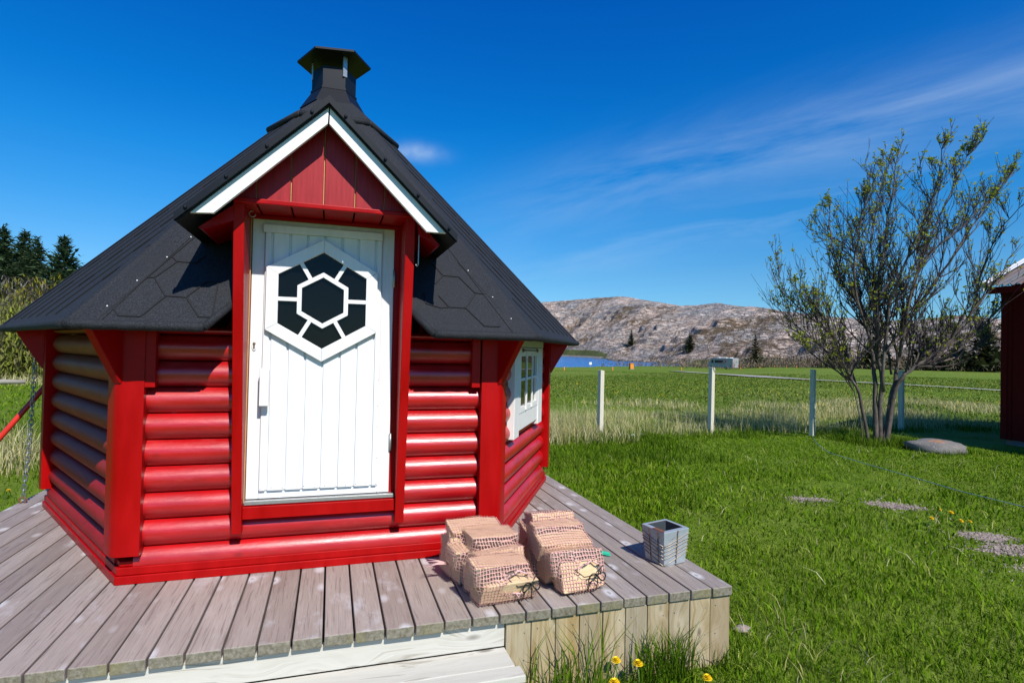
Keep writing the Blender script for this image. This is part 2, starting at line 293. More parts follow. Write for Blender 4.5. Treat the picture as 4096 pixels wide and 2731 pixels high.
M = dict(
 log=mk_red_logs(), leftlog=mk_left_logs(), trim=mk_red_trim(), gable=mk_gable_red(), white=mk_white('white_door_paint'), white_win=mk_white('white_window_paint', .5),
 shingle=mk_shingle(), seam=simple('shingle_seam', (.006, .006, .007), .9), blackmetal=simple('black_sheet_metal', (.006, .008, .012), .45, .2, 12, .22),
 deck=mk_deck(), skirt=mk_board('pressure_treated_board', (.28, .20, .09), (.48, .41, .27), (.16, .12, .07), True, (.52, .44, .30)),
 pale=mk_board('pale_new_board', (.49, .47, .40), (.57, .55, .48), (.28, .25, .19), False, (.57, .55, .49)),
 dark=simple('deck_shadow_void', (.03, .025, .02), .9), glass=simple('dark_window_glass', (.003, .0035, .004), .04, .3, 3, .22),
 tan=simple('bare_wood_edge', (.50, .30, .12), .7, .3, 30), metal=simple('zinc_hardware', (.42, .42, .40), .4, .2, 40, .5, .7), brass=simple('rusty_lock', (.20, .15, .09), .5, .4, 60, .5, .5),
 net=mk_net(), rim=simple('pink_net_hem', (.66, .40, .37), .7, .2, 60), firewood=mk_firewood(), birchbark=simple('birch_bark', (.20, .15, .12), .85, .7, 30, bump=.5), cord=simple('black_ribbon', (.008, .008, .009), .45),
 galv=mk_galv(), rust=simple('rust', (.16, .06, .028), .85, .4, 60), wire=simple('aged_wire', (.42, .36, .28), .5, .3, 50, .5, .4), potinside=simple('dark_inside', (.03, .04, .045), .7),
 greenrope=simple('turquoise_rope', (.01, .40, .24), .7, .3, 80), bluerope=simple('blue_rope', (.13, .24, .30), .7, .3, 50), ground=mk_ground(), rock=mk_rock(), water=mk_water(),
 grass=mk_leaf('lawn_blades', [(.055, .125, .002), (.105, .215, .004), (.160, .285, .007), (.23, .34, .018), (.32, .36, .07)], .3),
 meadow=mk_leaf('meadow_blades', [(.075, .125, .012), (.12, .20, .022), (.18, .25, .04), (.30, .30, .10)], .3), longgrass=mk_leaf('long_green_blades', [(.040, .09, .003), (.08, .16, .006), (.14, .235, .012), (.20, .29, .03)], .3),
 dry=mk_leaf('dry_straw', [(.27, .28, .07), (.50, .43, .19), (.70, .60, .33), (.78, .71, .48)], .25), yellow=simple('dandelion_yellow', (.86, .60, .0), .7, .15, 60), stem=simple('dandelion_stem', (.12, .20, .04), .6),
 dleaf=mk_leaf('dandelion_leaf', [(.04, .10, .012), (.08, .17, .02), (.12, .22, .03)], .3),
 bark=mk_bark(), twig=simple('dark_twig', (.062, .046, .040), .8, .5, 8), leaf=mk_leaf('young_leaf', [(.24, .28, .015), (.38, .43, .03), (.48, .52, .08)], .5), spruce=mk_leaf('spruce_needles', [(.04, .075, .040), (.085, .14, .066), (.15, .19, .085)], .25),
 farspruce=mk_leaf('distant_spruce_needles', [(.026, .034, .014), (.055, .066, .024), (.09, .095, .04)], .15),
 willow=mk_leaf('budding_willow', [(.13, .14, .04), (.22, .25, .03), (.32, .36, .04), (.24, .19, .12)], .3), yellowbush=mk_leaf('yellow_broom', [(.16, .14, .02), (.30, .26, .02), (.40, .36, .04)], .3), greybush=mk_leaf('grey_twigs', [(.10, .085, .07), (.20, .18, .155), (.36, .34, .31)], .1),
 scrub=mk_leaf('bare_birch_scrub', [(.13, .09, .075), (.20, .14, .115), (.25, .20, .13), (.22, .23, .07)], .25), post=mk_board('painted_post', (.56, .53, .40), (.66, .62, .49), (.40, .36, .27), True, (.6, .57, .45)),
 orange=simple('orange_paint', (.72, .25, .02), .6), vanwhite=simple('motorhome_shell', (.29, .30, .295), .4, .05, 1), vandark=simple('motorhome_glass', (.010, .016, .026), .15, .2, 2), vanred=simple('red_decal', (.45, .01, .02), .5), tyre=simple('tyre_rubber', (.015, .015, .015), .8),
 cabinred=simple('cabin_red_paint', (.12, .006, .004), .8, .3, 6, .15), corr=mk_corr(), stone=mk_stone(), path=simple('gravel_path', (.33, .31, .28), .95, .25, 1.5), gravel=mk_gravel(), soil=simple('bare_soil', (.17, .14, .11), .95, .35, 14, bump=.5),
 driftwood=simple('grey_driftwood', (.27, .245, .20), .85, .35, 6), redpole=simple('bright_red_pole', (.62, .03, .015), .35), chain=simple('galvanised_chain', (.30, .33, .34), .38, .25, 30, .5, .75), litter=simple('white_plastic', (.7, .72, .74), .5),
)

# ------------------------------------------------------------------ mesh helpers
class MB:
    def __init__(s): s.v = []; s.f = []
    def add(s, vs, fs):
        o = len(s.v); s.v += [tuple(v) for v in vs]; s.f += [tuple(i+o for i in f) for f in fs]; return s
    def box(s, x0, x1, y0, y1, z0, z1):
        return s.add([(x0, y0, z0), (x1, y0, z0), (x1, y1, z0), (x0, y1, z0), (x0, y0, z1), (x1, y0, z1), (x1, y1, z1), (x0, y1, z1)],
                     [(0, 3, 2, 1), (4, 5, 6, 7), (0, 1, 5, 4), (1, 2, 6, 5), (2, 3, 7, 6), (3, 0, 4, 7)])
    def loft(s, A, B, caps=True):               # two matching loops of points
        n = len(A); vs = list(A)+list(B); fs = [(i, (i+1) % n, n+(i+1) % n, n+i) for i in range(n)]
        if caps: fs += [tuple(range(n))[::-1], tuple(range(n, 2*n))]
        return s.add(vs, fs)
    def prism(s, poly, d):                      # planar polygon of 3D points pushed along d
        d = Vector(d); return s.loft([Vector(p) for p in poly], [Vector(p)+d for p in poly])
    def beam(s, a, b, w, h, up=(0, 0, 1)):
        a, b = Vector(a), Vector(b); d = (b-a).normalized(); r = d.cross(Vector(up)).normalized(); u = r.cross(d)
        q = [r*(-w/2)+u*(-h/2), r*(w/2)+u*(-h/2), r*(w/2)+u*(h/2), r*(-w/2)+u*(h/2)]
        return s.loft([a+x for x in q], [b+x for x in q])
    def tube(s, pts, r, n=6, cap=True):
        pts = [Vector(p) for p in pts]; rs = r if isinstance(r, (list, tuple)) else [r]*len(pts); o = len(s.v); prev = None
        for i, p in enumerate(pts):
            d = (pts[min(i+1, len(pts)-1)]-pts[max(i-1, 0)])
            d = d.normalized() if d.length > 1e-9 else Vector((0, 0, 1))
            ref = prev if prev else (Vector((1, 0, 0)) if abs(d.x) < .9 else Vector((0, 1, 0)))
            u = (ref-d*ref.dot(d)).normalized(); w = d.cross(u); prev = u
            for k in range(n): a = 2*math.pi*k/n; s.v.append(tuple(p+(u*math.cos(a)+w*math.sin(a))*rs[i]))
        for i in range(len(pts)-1):
            for k in range(n): s.f.append((o+i*n+k, o+i*n+(k+1) % n, o+(i+1)*n+(k+1) % n, o+(i+1)*n+k))
        if cap: s.f.append(tuple(o+k for k in range(n))[::-1]); s.f.append(tuple(o+(len(pts)-1)*n+k for k in range(n)))
        return s
    def ball(s, c, r, nu=8, nv=6, sq=(1, 1, 1)):
        o = len(s.v); c = Vector(c)
        for j in range(nv+1):
            t = math.pi*j/nv
            for i in range(nu): a = 2*math.pi*i/nu; s.v.append((c.x+r*sq[0]*math.sin(t)*math.cos(a), c.y+r*sq[1]*math.sin(t)*math.sin(a), c.z+r*sq[2]*math.cos(t)))
        for j in range(nv):
            for i in range(nu): s.f.append((o+j*nu+i, o+(j+1)*nu+i, o+(j+1)*nu+(i+1) % nu, o+j*nu+(i+1) % nu))
        return s
    def build(s, name, mat, parent=None, smooth=False, bevel=0, seg=2):
        off = parent.location if parent else Vector((0, 0, 0))
        if parent and parent.parent: off = parent.location + parent.parent.location
        me = bpy.data.meshes.new(name); me.from_pydata([tuple(Vector(v)-off) for v in s.v], [], s.f)
        bm = bmesh.new(); bm.from_mesh(me); bmesh.ops.recalc_face_normals(bm, faces=bm.faces); bm.to_mesh(me); bm.free()
        for m in (mat if isinstance(mat, list) else [mat]): me.materials.append(m)
        if smooth: me.polygons.foreach_set('use_smooth', [True]*len(me.polygons))
        o = bpy.data.objects.new(name, me); COL.objects.link(o)
        if parent: o.parent = parent
        if bevel:
            b = o.modifiers.new('bevel', 'BEVEL'); b.width = bevel; b.segments = seg; b.limit_method = 'ANGLE'; b.angle_limit = rad(40); b.harden_normals = False
        return o
def tag(o, label=None, cat=None, group=None, kind=None):
    if label: o['label'] = label
    if cat: o['category'] = cat
    if group: o['group'] = group
    if kind: o['kind'] = kind
    return o
def thing(name, label, cat, loc, group=None):
    o = bpy.data.objects.new(name, None); COL.objects.link(o); o.location = loc; o.empty_display_size = .2
    return tag(o, label, cat, group)
def copy_tree(o, loc, label=None, scale=None, rotz=None):
    c = o.copy(); COL.objects.link(c); c.location = loc
    if label: c['label'] = label
    if scale: c.scale = scale
    if rotz is not None: c.rotation_euler = (0, 0, rotz)
    for ch in o.children:
        k = ch.copy(); COL.objects.link(k); k.parent = c
        for g_ in ch.children:
            kk = g_.copy(); COL.objects.link(kk); kk.parent = k
    return c
def np_mesh(name, V, F, mat, smooth=False):     # V (n,3), F list of arrays (m,k)
    me = bpy.data.meshes.new(name); V = np.asarray(V, np.float32)
    tot = np.concatenate([np.full(len(f), f.shape[1], np.int32) for f in F]); loops = np.concatenate([f.ravel() for f in F]).astype(np.int32)
    me.vertices.add(len(V)); me.vertices.foreach_set('co', V.ravel()); me.loops.add(len(loops)); me.loops.foreach_set('vertex_index', loops)
    me.polygons.add(len(tot)); me.polygons.foreach_set('loop_start', np.concatenate([[0], np.cumsum(tot)[:-1]]).astype(np.int32)); me.polygons.foreach_set('loop_total', tot)
    if smooth: me.polygons.foreach_set('use_smooth', np.ones(len(tot), bool))
    me.update(calc_edges=True); me.validate(); me.materials.append(mat)
    return me
def np_obj(name, me, parent=None):
    o = bpy.data.objects.new(name, me); COL.objects.link(o)
    if parent: o.parent = parent
    return o
def blades(P, H, Wd, lean=.35, seg2=True):
    n = len(P); a = RNG.uniform(0, 2*math.pi, n); dx, dy = np.cos(a), np.sin(a); b = a+RNG.uniform(-1.2, 1.2, n)+math.pi/2
    lx, ly = np.cos(b), np.sin(b); L = np.abs(RNG.normal(lean, lean*.5, n))*H; w = Wd/2
    z0 = np.zeros(n)
    def pt(off, fl, fz): return np.stack([P[:, 0]+dx*off+lx*L*fl, P[:, 1]+dy*off+ly*L*fl, P[:, 2]+H*fz], 1)
    V = np.stack([pt(-w, 0, -.02), pt(w, 0, -.02), pt(w*.8, .35, .6), pt(-w*.8, .35, .6), pt(z0, 1, .93)], 1).reshape(-1, 3)
    i = np.arange(n)[:, None]*5
    return V, [np.concatenate([i, i+1, i+2, i+3], 1), np.concatenate([i+3, i+2, i+4], 1)]
def smooth01(t): t = max(0., min(1., t)); return t*t*(3-2*t)
def interp(x, xs, ys): return float(np.interp(x, xs, ys))

# ------------------------------------------------------------------ the setting: ground, water, hills
G0 = -0.42
def edge_d(az): return interp(az, [14, 21.8, 25, 30, 33.6, 35.5], [105, 122, 140, 200, 262, 330])
def slope(az): return interp(az, [-20, 8, 16, 38.5, 42, 47, 54, 70], [.002, .006, .0159, .0145, .0098, .0075, .0062, .004])
def gz(x, y):
    dx, dy = x-CAM.x, y-CAM.y; d = math.hypot(dx, dy); az = math.degrees(math.atan2(dx, dy))
    z = G0 - slope(az)*max(0, d-12)
    if -60 < az < 35.5:
        e = edge_d(max(az, 14)); 
        if d > e and az > 12: z -= (d-e)*.10*smooth01((35.5-az)/1.5)
    return max(z, -7)
def build_ground():
    azs = np.concatenate([np.arange(-75, 90, 1.0), np.arange(90, 285, 5.0)]); ds = np.concatenate([[0.3], np.geomspace(.8, 700, 120)])
    V, F = [], []; na = len(azs)
    for d in ds:
        for a in azs:
            x, y = CAM.x+d*math.sin(rad(a)), CAM.y+d*math.cos(rad(a)); z = gz(x, y)
            if d > 2: z += .025*noise.noise(Vector((x*.9, y*.9, 0)))*min(1, d/6) + (.12*noise.noise(Vector((x*.05, y*.05, 3))) if d > 14 else 0)
            V.append((x, y, z))
    q = []
    for j in range(len(ds)-1):
        for i in range(na): q.append((j*na+i, j*na+(i+1) % na, (j+1)*na+(i+1) % na, (j+1)*na+i))
    q = np.array(q)[:, ::-1]
    me = np_mesh('ground', np.array(V), [q], M['ground'], True); return np_obj('ground', me)
tag(build_ground(), 'green meadow and lawn sloping gently down to the sea', kind='structure')
sea = MB().add([(-3000, 60, -3.96), (3000, 60, -3.96), (3000, 3500, -3.96), (-3000, 3500, -3.96)], [(0, 1, 2, 3)]).build('water', M['water']); tag(sea, 'blue sea inlet behind the meadow', kind='structure')
SKYL = [(1250, 692), (1290, 690), (1360, 684), (1420, 680), (1470, 686), (1560, 703), (1610, 700), (1660, 698), (1750, 708), (1800, 716), (1900, 728), (2000, 735), (2100, 738), (2180, 724), (2290, 735)]
SK_AZ = [-70, 5]+[az_of(p) for p, _ in SKYL]+[85]
SK_T = [.05, .07]+[((806.2+(p-1281)*.0217)-y)/1307*math.cos(math.atan((p-1176)/1307)) for p, y in SKYL]+[.05]
FT_AZ = [-70, 15, 20, 24, 26, 28, 30, 32, 34, 36, 37.9, 40.7, 44.8, 49.8, 85]
FT_D = [700, 670, 640, 540, 475, 425, 380, 335, 285, 237, 203, 182, 168, 160, 150]
def foot_d(az): return interp(az, FT_AZ, FT_D)
def crest_d(az): return interp(az, [-70, 22, 30, 38, 45, 55, 85], [850, 830, 720, 560, 480, 420, 380])
def hill_z(az, d):
    fd, cdist = foot_d(az), crest_d(az); x, y = CAM.x+d*math.sin(rad(az)), CAM.y+d*math.cos(rad(az))
    zf = -4.2 if az < 34.2 else gz(x, y)*0+(G0-slope(az)*(fd-12))-.4
    zc = CAM.z+interp(az, SK_AZ, SK_T)*cdist
    t = (d-fd)/(cdist-fd)
    head = -9.0                                  # low skerry running out into the inlet
    if 26 < az < 35.5:
        k = smooth01((az-26.5)/1.4)*smooth01((35.4-az)/1.2)*smooth01((d-interp(az, [26.5, 28, 33, 35], [372, 344, 318, 290]))/26)
        head = -5.2+k*(3.2+1.5*noise.fractal(Vector((x*.03, y*.03, 6)), 1, 2, 4))
    if t < 0: return max(zf+t*10, head), t
    if t <= 1:
        gg = .30*t+.70*(smooth01(t)*.55+.45*t)
        base = zf+(zc-zf)*gg
        env = min(1, t*5)*min(1, (1-t)*2.2+.12)
    else:
        base = zc-(t-1)*(zc-zf)*1.1; env = .3
    p = Vector((x*.012, y*.012, 1.7)); n1 = noise.fractal(p, 1.0, 2.1, 5); n2 = noise.ridged_multi_fractal(Vector(((x*.80+y*.60)*.007, (y*.80-x*.60)*.026, 4)), 1.0, 2.1, 4, 1.0, 2.0)-1.1
    h = max(base+env*(n1*(zc-zf)*.10+n2*5.0), head)
    # ledges
    st = 6.5; q = h/st+.7*noise.noise(Vector((x*.02, y*.02, 9))); fl = math.floor(q); fr = q-fl
    h2 = h+(smooth01((fr-.5)*2.2+.5)-fr)*st*1.0*env*smooth01(.5+1.6*noise.fractal(Vector((x*.016, y*.016, 21)), 1, 2, 3))
    return h2+env*1.2*noise.noise(Vector((x*.12, y*.12, 2))), t
def build_hills():
    azs = np.concatenate([np.arange(-70, 16, 1.2), np.arange(16, 62, .105), np.arange(62, 86, 1.0)]); tt = np.concatenate([np.linspace(-.42, -.02, 40), np.linspace(0, 1.08, 180), [1.2, 1.45, 1.8]])
    V, gr, be, he, ti = [], [], [], [], []
    for a in azs:
        fd, cdist = foot_d(a), crest_d(a)
        for t_ in tt:
            d = fd+t_*(cdist-fd); z, t = hill_z(a, d); x, y = CAM.x+d*math.sin(rad(a)), CAM.y+d*math.cos(rad(a)); V.append((x, y, z))
            nn = noise.fractal(Vector((x*.02, y*.02, 5)), 1., 2., 4)
            w = interp(a, [20, 26, 28, 33, 36, 85], [1, .95, .12, .15, .75, .8]); lim = interp(a, [20, 26, 28, 36, 42, 85], [5.5, 4.0, 1, 2.5, 6.0, 8.0])
            gr.append(w*smooth01((lim-(z+3))/3+1) if a < 34 else w*smooth01(1-(z+2.2)/lim))
            be.append(smooth01((-2.0-z)/.9)*interp(a, [20, 26.2, 27.2, 85], [1, 1, .0, .0])); ti.append(smooth01((-3.35-z)/.4)*.9 if 26.5 < a < 34 else 0)
            he.append(.5+.5*nn)
    nt = len(tt); na = len(azs); i, j = np.meshgrid(np.arange(na-1), np.arange(nt-1), indexing='ij'); k = (i*nt+j).ravel()
    q = np.stack([k, k+nt, k+nt+1, k+1], 1)[:, ::-1]; me = np_mesh('hills', np.array(V), [q], M['rock'], True)
    for nm, arr in (('grass', gr), ('beach', be), ('heath', he), ('tide', ti)):
        at = me.attributes.new(nm, 'FLOAT', 'POINT'); at.data.foreach_set('value', np.array(arr, np.float32))
    return np_obj('hills', me)
tag(build_hills(), 'bare pinkish grey granite hill behind the meadow and inlet', kind='structure')

def ground_hit(x, y, lo=2, hi=900):             # a photograph point carried onto the meadow
    d = ray(x, y)
    for _ in range(60):
        m = (lo+hi)/2; p = CAM+d*m
        if p.z > gz(p.x, p.y): lo = m
        else: hi = m
    p = CAM+d*lo; return Vector((p.x, p.y, gz(p.x, p.y)))
# gravel path across the meadow
pp = [ground_hit(*q) for q in ((1478, 849), (1560, 854), (1640, 859), (1740, 866), (1830, 872), (1920, 877), (2010, 882), (2100, 887), (2200, 893), (2290, 899), (2345, 903))]
vs, fs = [], []
for i, p in enumerate(pp):
    t = (pp[min(i+1, len(pp)-1)]-pp[max(i-1, 0)]); t.z = 0; t.normalize(); w = interp(i, [0, 4, 10], [1.3, .6, .30]); nn = Vector((-t.y, t.x, 0))
    wig = 1+.25*math.sin(i*2.3)
    for sgn in (-1, 1): v = p+nn*sgn*w*wig; vs.append((v.x, v.y, gz(v.x, v.y)+.10))
for i in range(len(pp)-1): fs.append((2*i, 2*i+1, 2*i+3, 2*i+2))
tag(MB().add(vs, fs).build('path', M['path']), 'narrow pale gravel path crossing the meadow', kind='structure')
# track climbing the foot of the hill
trk = []
for px, py, d in ((1655, 841, 205), (1720, 836, 212), (1770, 826, 222), (1800, 815, 230), (1835, 806, 240)):
    a = az_of(px); z, _ = hill_z(a, d); trk.append((a, d, z))
vs = []
for a, d, z in trk:
    for dd in (-2.2, 2.2): zz = max(hill_z(a, d+dd)[0], gz(CAM.x+d*math.sin(rad(a)), CAM.y+d*math.cos(rad(a)))); vs.append((CAM.x+(d+dd)*math.sin(rad(a)), CAM.y+(d+dd)*math.cos(rad(a)), zz+.5))
tag(MB().add(vs, [(2*i, 2*i+1, 2*i+3, 2*i+2) for i in range(len(trk)-1)]).build('track', M['path']), 'gravel track climbing from the meadow onto the hill', kind='structure')
#PART2
# ------------------------------------------------------------------ the grill hut
ZE, AE, SL = 1.325, 2.008, 1.083                 # eave height, eave apothem, roof slope
H3 = math.sqrt(3)/2
hut = thing('grill_hut', 'red six-sided log grill hut with black shingle roof, white door and hexagonal window', 'hut', (0, 0, 0))
def fdir(k): a = rad(-90+60*k); return Vector((math.cos(a), math.sin(a), 0)), Vector((-math.sin(a), math.cos(a), 0))   # outward normal, tangent
def fp(k, u, a, z): n, t = fdir(k); return n*a + t*u + Vector((0, 0, z))
# log walls: half-round planks
for k in range(6):
    mb = MB(); n_, t_ = fdir(k)
    half = .93
    for i in range(10):
        z0 = .034+.139*i; z1 = min(z0+.139, 1.335)
        prof = []
        for j in range(9):
            s = j/8; z = z0+.003+(z1-z0-.006)*s; b = .042*(1-abs(2*s-1)**2.1)
            prof.append((1.686+b, z))
        prof += [(1.64, z1-.003), (1.64, z0+.003)]
        A = [fp(k, -half, a, z) for a, z in prof]; B = [fp(k, half, a, z) for a, z in prof]
        if k == 0:                               # the door opening interrupts the upper logs
            if z0 > .29: mb.loft(A, [fp(k, -.43, a, z) for a, z in prof]); mb.loft([fp(k, .40, a, z) for a, z in prof], B)
            else: mb.loft(A, B)
        else: mb.loft(A, B)
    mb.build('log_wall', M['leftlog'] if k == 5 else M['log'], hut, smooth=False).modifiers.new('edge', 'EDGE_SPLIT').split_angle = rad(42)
for o in list(hut.children): o.data.polygons.foreach_set('use_smooth', [True]*len(o.data.polygons))
hut.children[5]['label'] = 'left log wall with brown bare wood showing through the red paint'
# base boards
mb = MB()
for k in range(6):
    for a, z0, z1 in ((1.742, .0, .043), (1.732, .0445, .084), (1.718, .0855, .112)):
        hw = a/math.sqrt(3); mb.loft([fp(k, -hw, a, z0), fp(k, -hw, a, z1), fp(k, -hw*.97, a-.05, z1), fp(k, -hw*.97, a-.05, z0)], [fp(k, hw, a, z0), fp(k, hw, a, z1), fp(k, hw*.97, a-.05, z1), fp(k, hw*.97, a-.05, z0)])
mb.build('base_board', M['trim'], hut, bevel=.003)
# corner posts: boards wrapped round each corner with a soft edge
for k in range(6):
    n0, t0 = fdir(k); n1, t1 = fdir((k+1) % 6); a = 1.768; cor = n0*a+t0*(a/math.sqrt(3))
    arm, rr = .128, .045; out = [cor-t0*arm]
    for j in range(6):
        s = j/5; p0, p1, p2 = cor-t0*rr, cor, cor+t1*rr
        out.append(p0*(1-s)**2+p1*2*s*(1-s)+p2*s*s)
    out.append(cor+t1*arm); inn = [out[-1]-n1*.10, (n0+n1).normalized()*1.86, out[0]-n0*.10]
    loop = out+inn; A = [p+Vector((0, 0, .150)) for p in loop]; B = [p+Vector((0, 0, 1.335)) for p in loop]
    mb = MB().loft(A, B); o = mb.build('corner_post', M['trim'], hut, smooth=True); o.modifiers.new('edge', 'EDGE_SPLIT').split_angle = rad(35)
    # short block beside the post on the front wall, gusset under the hip
    rdir = (n0+n1).normalized(); w = Vector((-rdir.y, rdir.x, 0))*.024
    poly = [rdir*2.000+Vector((0, 0, 1.03)), rdir*2.035+Vector((0, 0, 1.03)), rdir*2.205+Vector((0, 0, 1.305)), rdir*2.205+Vector((0, 0, 1.37)), rdir*2.000+Vector((0, 0, 1.55))]
    MB().loft([p-w for p in poly], [p+w for p in poly]).build('eave_gusset', M['trim'], hut, bevel=.004)
for x in (-.872, .858):
    MB().box(x-.026, x+.026, -1.762, -1.70, 1.008, 1.34).build('trim_block', M['trim'], hut, bevel=.004)
# roof
def rp(k, u, z, off=0.0):                        # a point on the slope of face k
    a = AE-(z-ZE)/SL; nn = Vector((SL, 1)).normalized(); return fp(k, u, a+nn.x*off, z+nn.y*off)
def halfw(z): return (AE-(z-ZE)/SL)/math.sqrt(3)
def zu_off(mb, k, poly, t=.035): mb.loft([rp(k, u, z) for u, z in poly], [rp(k, u, z, -t) for u, z in poly])
ZT = 3.30
mb = MB()
for k in range(1, 6):
    zu_off(mb, k, [(-halfw(ZE), ZE), (halfw(ZE), ZE), (halfw(ZT), ZT), (-halfw(ZT), ZT)])
zu_off(mb, 0, [(-halfw(ZE), ZE), (-.585, ZE), (-.478, 1.452), (-.478, 1.90), (-.02, 2.36), (-.02, ZT), (-halfw(ZT), ZT)])
zu_off(mb, 0, [(halfw(ZE), ZE), (halfw(ZT), ZT), (-.02, ZT), (-.02, 2.36), (.445, 1.90), (.445, 1.452), (.560, ZE)])
mb.build('roof', M['shingle'], hut)
roof = hut.children[-1]
mb = MB()                                        # rolled eave lip
for k in range(6):
    ends = [(-halfw(ZE)-.004, halfw(ZE)+.004)] if k else [(-halfw(ZE)-.004, -.583), (.558, halfw(ZE)+.004)]
    for a, b in ends:
        n = 14; pts = [rp(k, a+(b-a)*i/n, ZE+.002+.004*noise.noise(Vector((k*3+i*.9, 2, 0))), -.012) for i in range(n+1)]; mb.tube(pts, .024, 8)
for s, pts in ((0, [(-.585, ZE), (-.478, 1.452)]), (1, [(.560, ZE), (.445, 1.452)])): mb.tube([rp(0, u, z, -.012) for u, z in pts], .02, 8)
mb.build('eave_lip', M['shingle'], roof, smooth=True)
mb = MB()                                        # bent hip caps
for k in range(6):
    z0, z1 = ZE, 3.02; dd = .14
    L0, L1 = rp(k, halfw(z0)-dd, z0, .004), rp(k, max(halfw(z1)-dd, .05), z1, .004); C0, C1 = rp(k, halfw(z0), z0, .012), rp(k, halfw(z1), z1, .012)
    k2 = (k+1) % 6; R0, R1 = rp(k2, -halfw(z0)+dd, z0, .004), rp(k2, -max(halfw(z1)-dd, .05), z1, .004)
    def bez(a, c, b): return [a*(1-s)**2+c*2*s*(1-s)+b*s*s for s in (0, .3, .5, .7, 1)]
    A, B = bez(L0, C0+(C0-(L0+R0)/2)*.35, R0), bez(L1, C1+(C1-(L1+R1)/2)*.35, R1); o = len(mb.v); mb.v += [tuple(p) for p in A+B]
    for i in range(4): mb.f.append((o+i, o+i+1, o+6+i, o+5+i))
mb.build('hip_cap', M['shingle'], roof, smooth=True)
# shingle seams: front tabs and the rows on the side slopes
mb = MB()
def seam(k, pts, w=.006, up=.005):
    for (u0, z0), (u1, z1) in zip(pts[:-1], pts[1:]):
        a, b = rp(k, u0, z0, up), rp(k, u1, z1, up); n, t = fdir(k); nn = (n*SL+Vector((0, 0, 1))).normalized(); d = (b-a).normalized(); s = nn.cross(d)*w/2
        mb.loft([a-s-nn*.006, a+s-nn*.006, a+s, a-s], [b-s-nn*.006, b+s-nn*.006, b+s, b-s])
def front_uz(x, y):                              # photograph point on the front slope
    d = ray(x, y); n = Vector((0, -SL, 1)).normalized(); P0 = Vector((0, -AE, ZE)); t = (P0-CAM).dot(n)/d.dot(n); p = CAM+d*t; return (p.x, p.z)
Z2 = lambda x, y: front_uz(x*.4464/KP, (800+y*.4464)/KP)
Z4 = lambda x, y: front_uz((1500+x*.4464)/KP, (1050+y*.4464)/KP)
for L in ([(870, 1085), (1320, 695), (1800, 290)], [(1310, 695), (1385, 697), (1480, 862), (1670, 875), (1780, 1050), (1890, 1052)], [(1385, 697), (1590, 555), (1760, 566), (1840, 500)],
          [(1010, 965), (1060, 1040), (1260, 1046), (1480, 870)], [(1670, 872), (1850, 738), (1955, 740), (1900, 1045)], [(1545, 512), (1590, 555)]):
    seam(0, [Z2(*q) for q in L])
for L in ([(745, 0), (1000, 290), (1280, 625)], [(505, 5), (610, 120), (750, 132), (895, 275), (1000, 288)], [(610, 122), (540, 195)], [(570, 300), (665, 402), (815, 412), (980, 572), (1120, 577)], [(440, 270), (455, 370), (590, 410), (665, 402)], [(815, 410), (900, 285)]):
    seam(0, [Z4(*q) for q in L])
for k in (1, 2, 3, 4, 5):
    for i in range(8):                           # rows running up beside each hip
        f0 = -1+.25*i+.10
        side = -1 if k in (4, 5) else 1
        u0 = halfw(ZE)*f0*.98; 
        if abs(f0) > .97: continue
        # parallel to the far hip
        z0 = ZE+.05; z1 = 2.95; sl_u = (halfw(z0)-halfw(z1))/(z1-z0)
        hip = 1 if k in (1, 2) else -1
        pts = []
        for s in np.linspace(0, 1, 9):
            z = z0+(z1-z0)*s; u = (u0*1.0-hip*sl_u*(z-z0)*1.0) if k != 3 else u0*(1-s*.8)
            if abs(u) < halfw(z)-.03: pts.append((u, z))
        if len(pts) > 1:
            seam(k, pts, .007, .006)
            for q, (u, z) in enumerate(pts[1:-1]):
                if (q+i) % 2 == 0: seam(k, [(u, z), (u-hip*sl_u*.07, z+.07)], .020, .008)
mb.build('shingle_seams', M['seam'], roof)
for f_, q in [(Z2, q) for q in ((962, 955), (1230, 727), (1498, 517), (1712, 337))]+[(Z4, q) for q in ((833, 77), (1053, 315), (1218, 508))]: u, z = f_(*q); MB().ball(rp(0, u, z, .004), .0042, 6, 4).build('roof_nail', M['white'], roof)
# upper collar of the roof and the chimney
R1, Z1c, R2, Z2c = .520, 3.055, .205, 3.30
hexp = lambda r, z, rot=0: [Vector((r*math.cos(rad(60*i+rot)), r*math.sin(rad(60*i+rot)), z)) for i in range(6)]
mb = MB().loft(hexp(R1, Z1c), hexp(R2, Z2c)); mb.loft(hexp(R1, Z1c-.045), hexp(R1, Z1c-.001)); col = mb.build('roof_collar', M['shingle'], hut, bevel=.015, seg=3)
mb = MB(); hp = hexp(R1+.004, Z1c-.028)
for i in range(6): mb.tube([hp[i], hp[(i+1) % 6]], .026, 8)
mb.build('collar_lip', M['shingle'], col, smooth=True)
CX = -.016
chim = MB().loft([p+Vector((CX, 0, 0)) for p in hexp(.18, 3.27)], [p+Vector((CX, 0, 0)) for p in hexp(.18, 3.570)], caps=False)
chim.loft([p+Vector((CX, 0, 0)) for p in hexp(.172, 3.27)], [p+Vector((CX, 0, 0)) for p in hexp(.172, 3.570)], caps=False)
ch = chim.build('chimney', M['blackmetal'], hut)
mb = MB().loft([p+Vector((CX, 0, 0)) for p in hexp(.275, 3.245)], [p+Vector((CX, 0, 0)) for p in hexp(.186, 3.385)], caps=False); mb.loft([p+Vector((CX, 0, 0)) for p in hexp(.190, 3.385)], [p+Vector((CX, 0, 0)) for p in hexp(.190, 3.403)]); mb.build('flashing', M['blackmetal'], ch)
mb = MB()
def tiltcap(p): return p+Vector((CX, 0, .012*(-p.y)/.25+.020*p.x/.29+.028))
